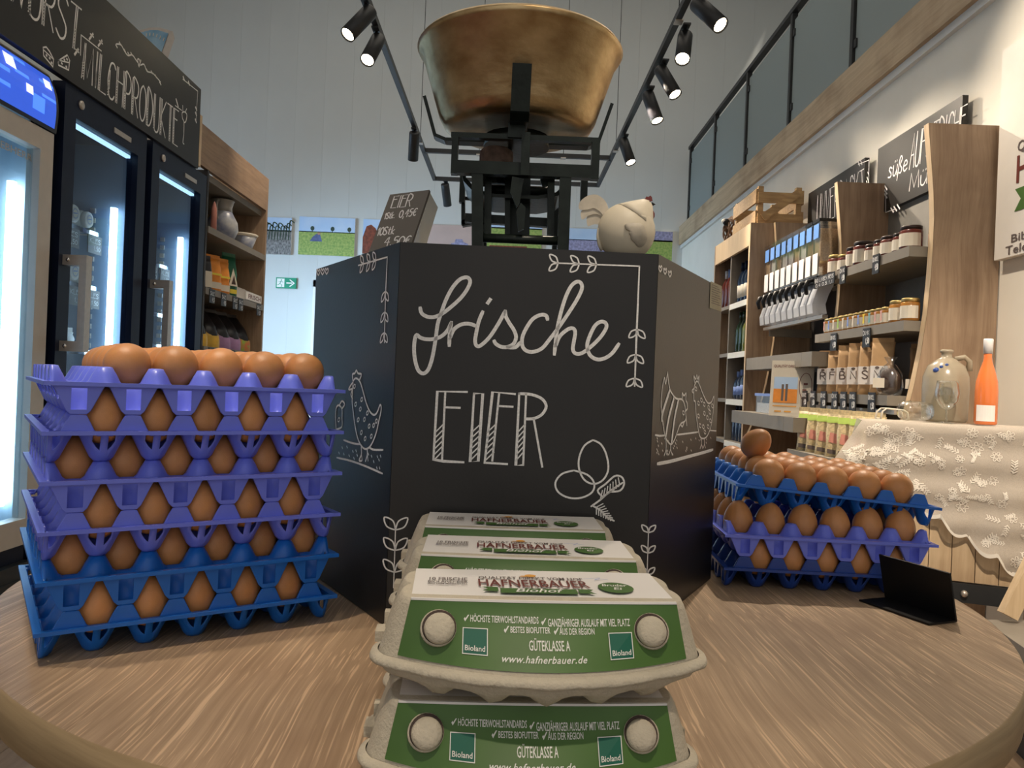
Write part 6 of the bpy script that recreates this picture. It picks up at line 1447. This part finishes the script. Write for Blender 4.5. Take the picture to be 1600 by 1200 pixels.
# ================================================================== EGG CARTONS
Wd, Dp = .1175, .0585       # half sizes at the flange
ZL = .0437                  # lid height above the flange
def lerp(a, b, t): return a + (b - a) * t
def fa(v): return lerp(.0970, .1055, v)                       # half length of the straight front, v=0 top, 1 flange
def fb(v): return lerp(.0400, .0430, v ** 1.15)
def bow(v): return .034 * (.08 + .92 * v ** 1.3)
def fz(v): return lerp(ZL, .0015, v) - .004 * (1 - v) * 0
def front(x, v, l=0):
    u = max(-1, min(1, x / fa(v))); 
    return Vector((x, -(fb(v) + bow(v) * (1 - u * u)) - l * .85, fz(v) + l * .5))
def outline(v, ext=0):
    a, b_, bb, e = fa(v), fb(v), lerp(.038, .0400, v), lerp(.006, .0120, v ** .6); pts = []
    for i in range(25): x = -a + 2 * a * i / 24; p = front(x, v); pts.append((p.x, p.y))
    for i in range(1, 16): q = i / 16; pts.append((a + e * abs(math.sin(2 * math.pi * q)) ** .55 + e * .12 * math.sin(math.pi * q), -b_ + (b_ + bb) * q))
    for i in range(25): x = a - 2 * a * i / 24; pts.append((x, bb + .002 * (1 - (x / a) ** 2)))
    for i in range(1, 16): q = i / 16; pts.append((-a - e * abs(math.sin(2 * math.pi * q)) ** .55 - e * .12 * math.sin(math.pi * q), bb - (b_ + bb) * q))
    return pts
def loft(mb, rings, closed_top=True, closed_bot=False, smooth_=True):
    o = len(mb.v); n = len(rings[0])
    for rg in rings: mb.v += [Vector(p) for p in rg]
    for i in range(len(rings) - 1):
        for k in range(n): a, b_ = o + i * n + k, o + i * n + (k + 1) % n; mb.f.append([a, b_, b_ + n, a + n]); mb.sm.append(smooth_)
    if closed_top: mb.f.append([o + (len(rings) - 1) * n + k for k in range(n)]); mb.sm.append(False)
    if closed_bot: mb.f.append([o + k for k in reversed(range(n))]); mb.sm.append(False)
def carton(loc, rz, label):
    t = thing('egg_carton', label, 'egg carton', loc, rz, 'grey pulp egg cartons')
    lid = MB(); rings = []
    for i in range(9):
        v = 1 - i / 8; z = fz(v)
        rings.append([(x, y, z) for x, y in outline(v)])
    # rounded shoulders: last ring slightly inset
    rings.append([(x * .985, y * .97, ZL + .0008) for x, y in outline(0)])
    loft(lid, rings); part('lid', lid, K['pulp'], t)
    fl_ = MB(); o1 = outline(1)
    def grow(pts, d): return [(x * (1 + d / .11), y * (1 + d / .055)) for x, y in pts]
    rr = random.Random(int(loc[1] * 1e4)); jit = [.0007 * rr.uniform(-1, 1) for _ in o1]
    rg = [[(x, y, -.003) for x, y in grow(o1, .001)], [(x, y, -.0032 + jit[i]) for i, (x, y) in enumerate(grow(o1, .0052))], [(x, y, -.001 + jit[i]) for i, (x, y) in enumerate(grow(o1, .0058))], [(x, y, .0022) for x, y in grow(o1, .0045)], [(x, y, .0030) for x, y in grow(o1, .0005)]]
    loft(fl_, rg, False); part('flange', fl_, K['pulp'], t)
    base = MB(); rg = []
    for i in range(8):
        k = i / 7; z = -.003 - .0178 * k; sc_ = 1 - .03 * k - .09 * k * k; ring = []
        for x, y in outline(1):
            cup = math.cos(2.5 * math.pi * x / fa(1)) ** 2 if abs(x) < fa(1) else 0
            zz = z + (.0 if k < .5 else (k - .5) * 2 * .009 * (1 - cup))
            ring.append((x * sc_, y * (sc_ - .03 * (1 - cup) * k), zz))
        rg.append(ring)
    loft(base, rg[::-1], False, True); part('base', base, K['pulp'], t)
    for sx in (-1, 1):      # small tabs at the short ends
        part('end_tab', MB().box((sx * (Wd + .001), .012, .002), (.010, .018, .008)).box((sx * (Wd - .002), .030, .008), (.006, .010, .012)), K['pulp'], t)
    # paper sleeve: white top, green front
    gs = MB(); nx, nv = 26, 10
    for i in range(nx + 1):
        for j in range(nv + 1):
            v = j / nv * .93; x = lerp(-fa(v) * .985, fa(v) * .985, i / nx); gs.v.append(front(x, v, .0012))
    for i in range(nx):
        for j in range(nv): a = i * (nv + 1) + j; gs.f.append([a, a + 1, a + nv + 2, a + nv + 1]); gs.sm.append(True)
    gl = part('front_label', gs, K['lgreen'], t, label='green printed front of the paper sleeve')
    top = lambda x, y, l=0: Vector((x, y, ZL + .0022 + l))
    tp = MB(); ya, yb_ = front(0, 0, .0012).y, .038
    tp.add([front(lerp(-fa(0), fa(0), i / 26) * .985, 0, .0012) for i in range(27)] + [top(lerp(fa(0), -fa(0), i / 26) * .985, yb_) for i in range(27)], [list(range(54))])
    tl = part('top_label', tp, K['lwhite'], t, label='white printed top of the paper sleeve')
    # small strip of white lapping over the front edge
    ls = MB()
    for i in range(nx + 1):
        x = lerp(-fa(0), fa(0), i / nx) * .985; ls.v += [front(x, 0, .0018), front(x, .035, .0018)]
    for i in range(nx): ls.f.append([2 * i, 2 * i + 1, 2 * i + 3, 2 * i + 2]); ls.sm.append(True)
    sub('fold_strip', ls, K['lwhite'], tl)
    # knobs of the base locking through the sleeve
    kn = MB(); hr_ = MB()
    for sx in (-1, 1):
        cx_, cv = sx * .0755, .45
        c = front(cx_, cv, .0015); nrm = (front(cx_, cv, .01) - front(cx_, cv, 0)).normalized(); q = nrm.to_track_quat('Z', 'Y').to_matrix()
        kb = MB().lathe([(.0128, .0), (.0126, .0022), (.0108, .003)], c, 28, q); part('lock_hole_rim', kb, K['pulp'], t)
        kb = MB().lathe([(.0100, .002), (.0108, .0055), (.0100, .0085), (.006, .0100), (0, .0104)], c + Vector((.0008 * -sx, 0, -.0012)), 26, q); part('lock_knob', kb, K['pulp'], t)
        kb = MB().lathe([(.0104, .0026), (.0114, .0034), (.0119, .0030)], c + Vector((.0005 * -sx, 0, .0002)), 26, q); part('lock_gap', kb, K['bread'], t)
    m = .0001725; ff = lambda x, v, l=0: front(x, -v, .0012 + l)      # printed() counts y upward, so v runs as -y
    wt_ = MB()
    def line(txt, xa, xb, yt, yb2, lift=.0004, shear=0):
        printed(wt_, txt, (xa - 815) * m, (xb - 815) * m, -(yb2 - 425) / 300, (yb2 - yt) / 300, ff, lift, shear)
    line('HÖCHSTE TIERWOHLSTANDARDS', 505, 782, 494, 522); line('GANZJÄHRIGER AUSLAUF MIT VIEL PLATZ', 820, 1163, 501, 532)
    line('BESTES BIOFUTTER', 667, 828, 536, 560); line('AUS DER REGION', 865, 1010, 539, 564); line('GÜTEKLASSE A', 740, 905, 588, 626)
    for x, y in ((478, 508), (792, 513), (640, 548), (842, 550)):
        ribbon(wt_, [((x - 815) * m, -(y + 4 - 425) / 300), ((x + 6 - 815) * m, -(y + 14 - 425) / 300), ((x + 22 - 815) * m, -(y - 13 - 425) / 300)], lambda a, b_, l=0: ff(a, b_, .0004), .0006) if False else None
        p3 = [((x - 815) * m, -(y + 4 - 425) / 300), ((x + 6 - 815) * m, -(y + 15 - 425) / 300), ((x + 22 - 815) * m, -(y - 14 - 425) / 300)]
        wt_.add([ff(p3[0][0], p3[0][1], .0004), ff(p3[1][0], p3[1][1], .0004), ff(p3[1][0] + .0005, p3[1][1] + .035, .0004), ff(p3[0][0] + .0008, p3[0][1] + .025, .0004)], [(0, 1, 2, 3)])
        wt_.add([ff(p3[1][0], p3[1][1], .0004), ff(p3[2][0], p3[2][1], .0004), ff(p3[2][0] - .0009, p3[2][1], .0004), ff(p3[1][0] + .0001, p3[1][1] + .04, .0004)], [(0, 1, 2, 3)])
    printed(wt_, 'www.hafnerbauer.de', (632 - 815) * m, (970 - 815) * m, -(672 - 425) / 300, 26 / 300, ff, .0004, .35, 1.08)
    for xa, ya_ in ((475, 548), (1067, 559)):
        x0, x1 = (xa - 815) * m, (xa + 101 - 815) * m; v0, v1 = -(ya_ - 425) / 300, -(ya_ + 107 - 425) / 300; e_ = .0006; ev = .012
        for pl in ([(x0, v1), (x1, v1), (x1, v1 + ev), (x0, v1 + ev)], [(x0, v0 - ev), (x1, v0 - ev), (x1, v0), (x0, v0)], [(x0, v1), (x0 + e_, v1), (x0 + e_, v0), (x0, v0)], [(x1 - e_, v1), (x1, v1), (x1, v0), (x1 - e_, v0)]): patch(wt_, pl, ff, .0007)
        printed(wt_, 'Bioland', x0 + .0018, x1 - .0018, v1 + .05, .07, ff, .0009)
    sub('white_print', wt_, K['pwhite'], gl)
    for xa, ya_ in ((475, 548), (1067, 559)):
        sqm = MB()
        x0, x1 = (xa - 815) * m, (xa + 101 - 815) * m; v0, v1 = -(ya_ - 425) / 300, -(ya_ + 107 - 425) / 300
        patch(sqm, [(x0, v1), (x1, v1), (x1, v0), (x0, v0)], ff, .0004)
        sub('teal_logo_square', sqm, K['pgreen'], gl)
    # print on the white top; tm maps crop pixels to the top face
    ty = lambda y: -.040 + (418 - y) / 118 * .077
    tx = lambda x: (x - 812) * .000182
    def tline(mb, txt, xa, xb, yt, yb2, shear=0): printed(mb, txt, tx(xa), tx(xb), ty(yb2), ty(yt) - ty(yb2), top, .0004, shear)
    mg = MB(); tline(mg, 'HAFNERBAUER', 555, 1020, 346, 376); sub('maroon_print', mg, K['pmaroon'], tl)
    mk = MB(); tline(mk, 'QUALITÄT DIREKT VOM HOF', 558, 1008, 332, 343); tline(mk, '10 FRISCHE', 350, 510, 341, 354); tline(mk, 'BIOLAND-EIER', 346, 511, 356, 365); tline(mk, 'AUS DEM MOBILSTALL', 345, 510, 367, 372); tline(mk, 'SEIT 1950', 750, 850, 378, 381); sub('dark_print', mk, K['text'], tl)
    gg = MB(); patch(gg, [(tx(640), ty(404)), (tx(953), ty(404)), (tx(953), ty(384)), (tx(640), ty(384))], top, .0004)
    patch(gg, [(tx(566), ty(396)), (tx(632), ty(398)), (tx(632), ty(380)), (tx(566), ty(380)), (tx(590), ty(388))], top, .0004); patch(gg, [(tx(960), ty(400)), (tx(1030), ty(402)), (tx(1005), ty(393)), (tx(1025), ty(384)), (tx(960), ty(383))], top, .0004)
    patch(gg, ell(tx(1127), ty(373), .0135, .0150, 24), top, .0004); sub('green_print', gg, K['lgreen'], tl)
    wp = MB(); tline(wp, 'Biohof', 700, 900, 386, 401, .3); tline(wp, 'Bruder', 1072, 1180, 360, 370, .2); tline(wp, 'Ei', 1112, 1150, 374, 384, .2)
    for v in wp.v: v.z += .0004
    sub('white_print', wp, K['pwhite'], tl)
    og = MB(); patch(og, ell(tx(785), ty(326), .0045, .004, 16), top, .0005); patch(og, [(tx(735), ty(331)), (tx(765), ty(331)), (tx(770), ty(327)), (tx(745), ty(327))], top, .0005); sub('orange_print', og, K['porange'], tl)
    sg = MB(); ribbon(sg, smooth([(tx(1010), ty(337)), (tx(1050), ty(333)), (tx(1090), ty(330)), (tx(1060), ty(340)), (tx(1085), ty(336)), (tx(1120), ty(338))], 4), lambda a, b_, l=0: top(a, b_, .0005), .0005); sub('pen_mark', sg, K['lab_blue'], tl)
    return t
zlow = TZT + .0212; zup = TZT + .0922
c1 = carton((.027, .590, zup), math.radians(4.5), 'grey egg carton with green and white sleeve, front one of the top row')
def cdup(loc, rz, lab): return dup(c1, loc, math.radians(rz), lab)
cdup((.020, .7235, zup), 2.0, 'grey egg carton with green and white sleeve, middle one of the top row')
cdup((.008, .856, zup), 2.5, 'rear grey egg carton of the top row, against the column')
cdup((.022, .585, zlow), 4.0, 'grey egg carton with green front, front one of the bottom row at the picture bottom')
cdup((.018, .720, zlow), 2.5, 'grey egg carton of the bottom row, under the middle top one')
cdup((.008, .8535, zlow), 2.5, 'grey egg carton of the bottom row, under the rear top one')
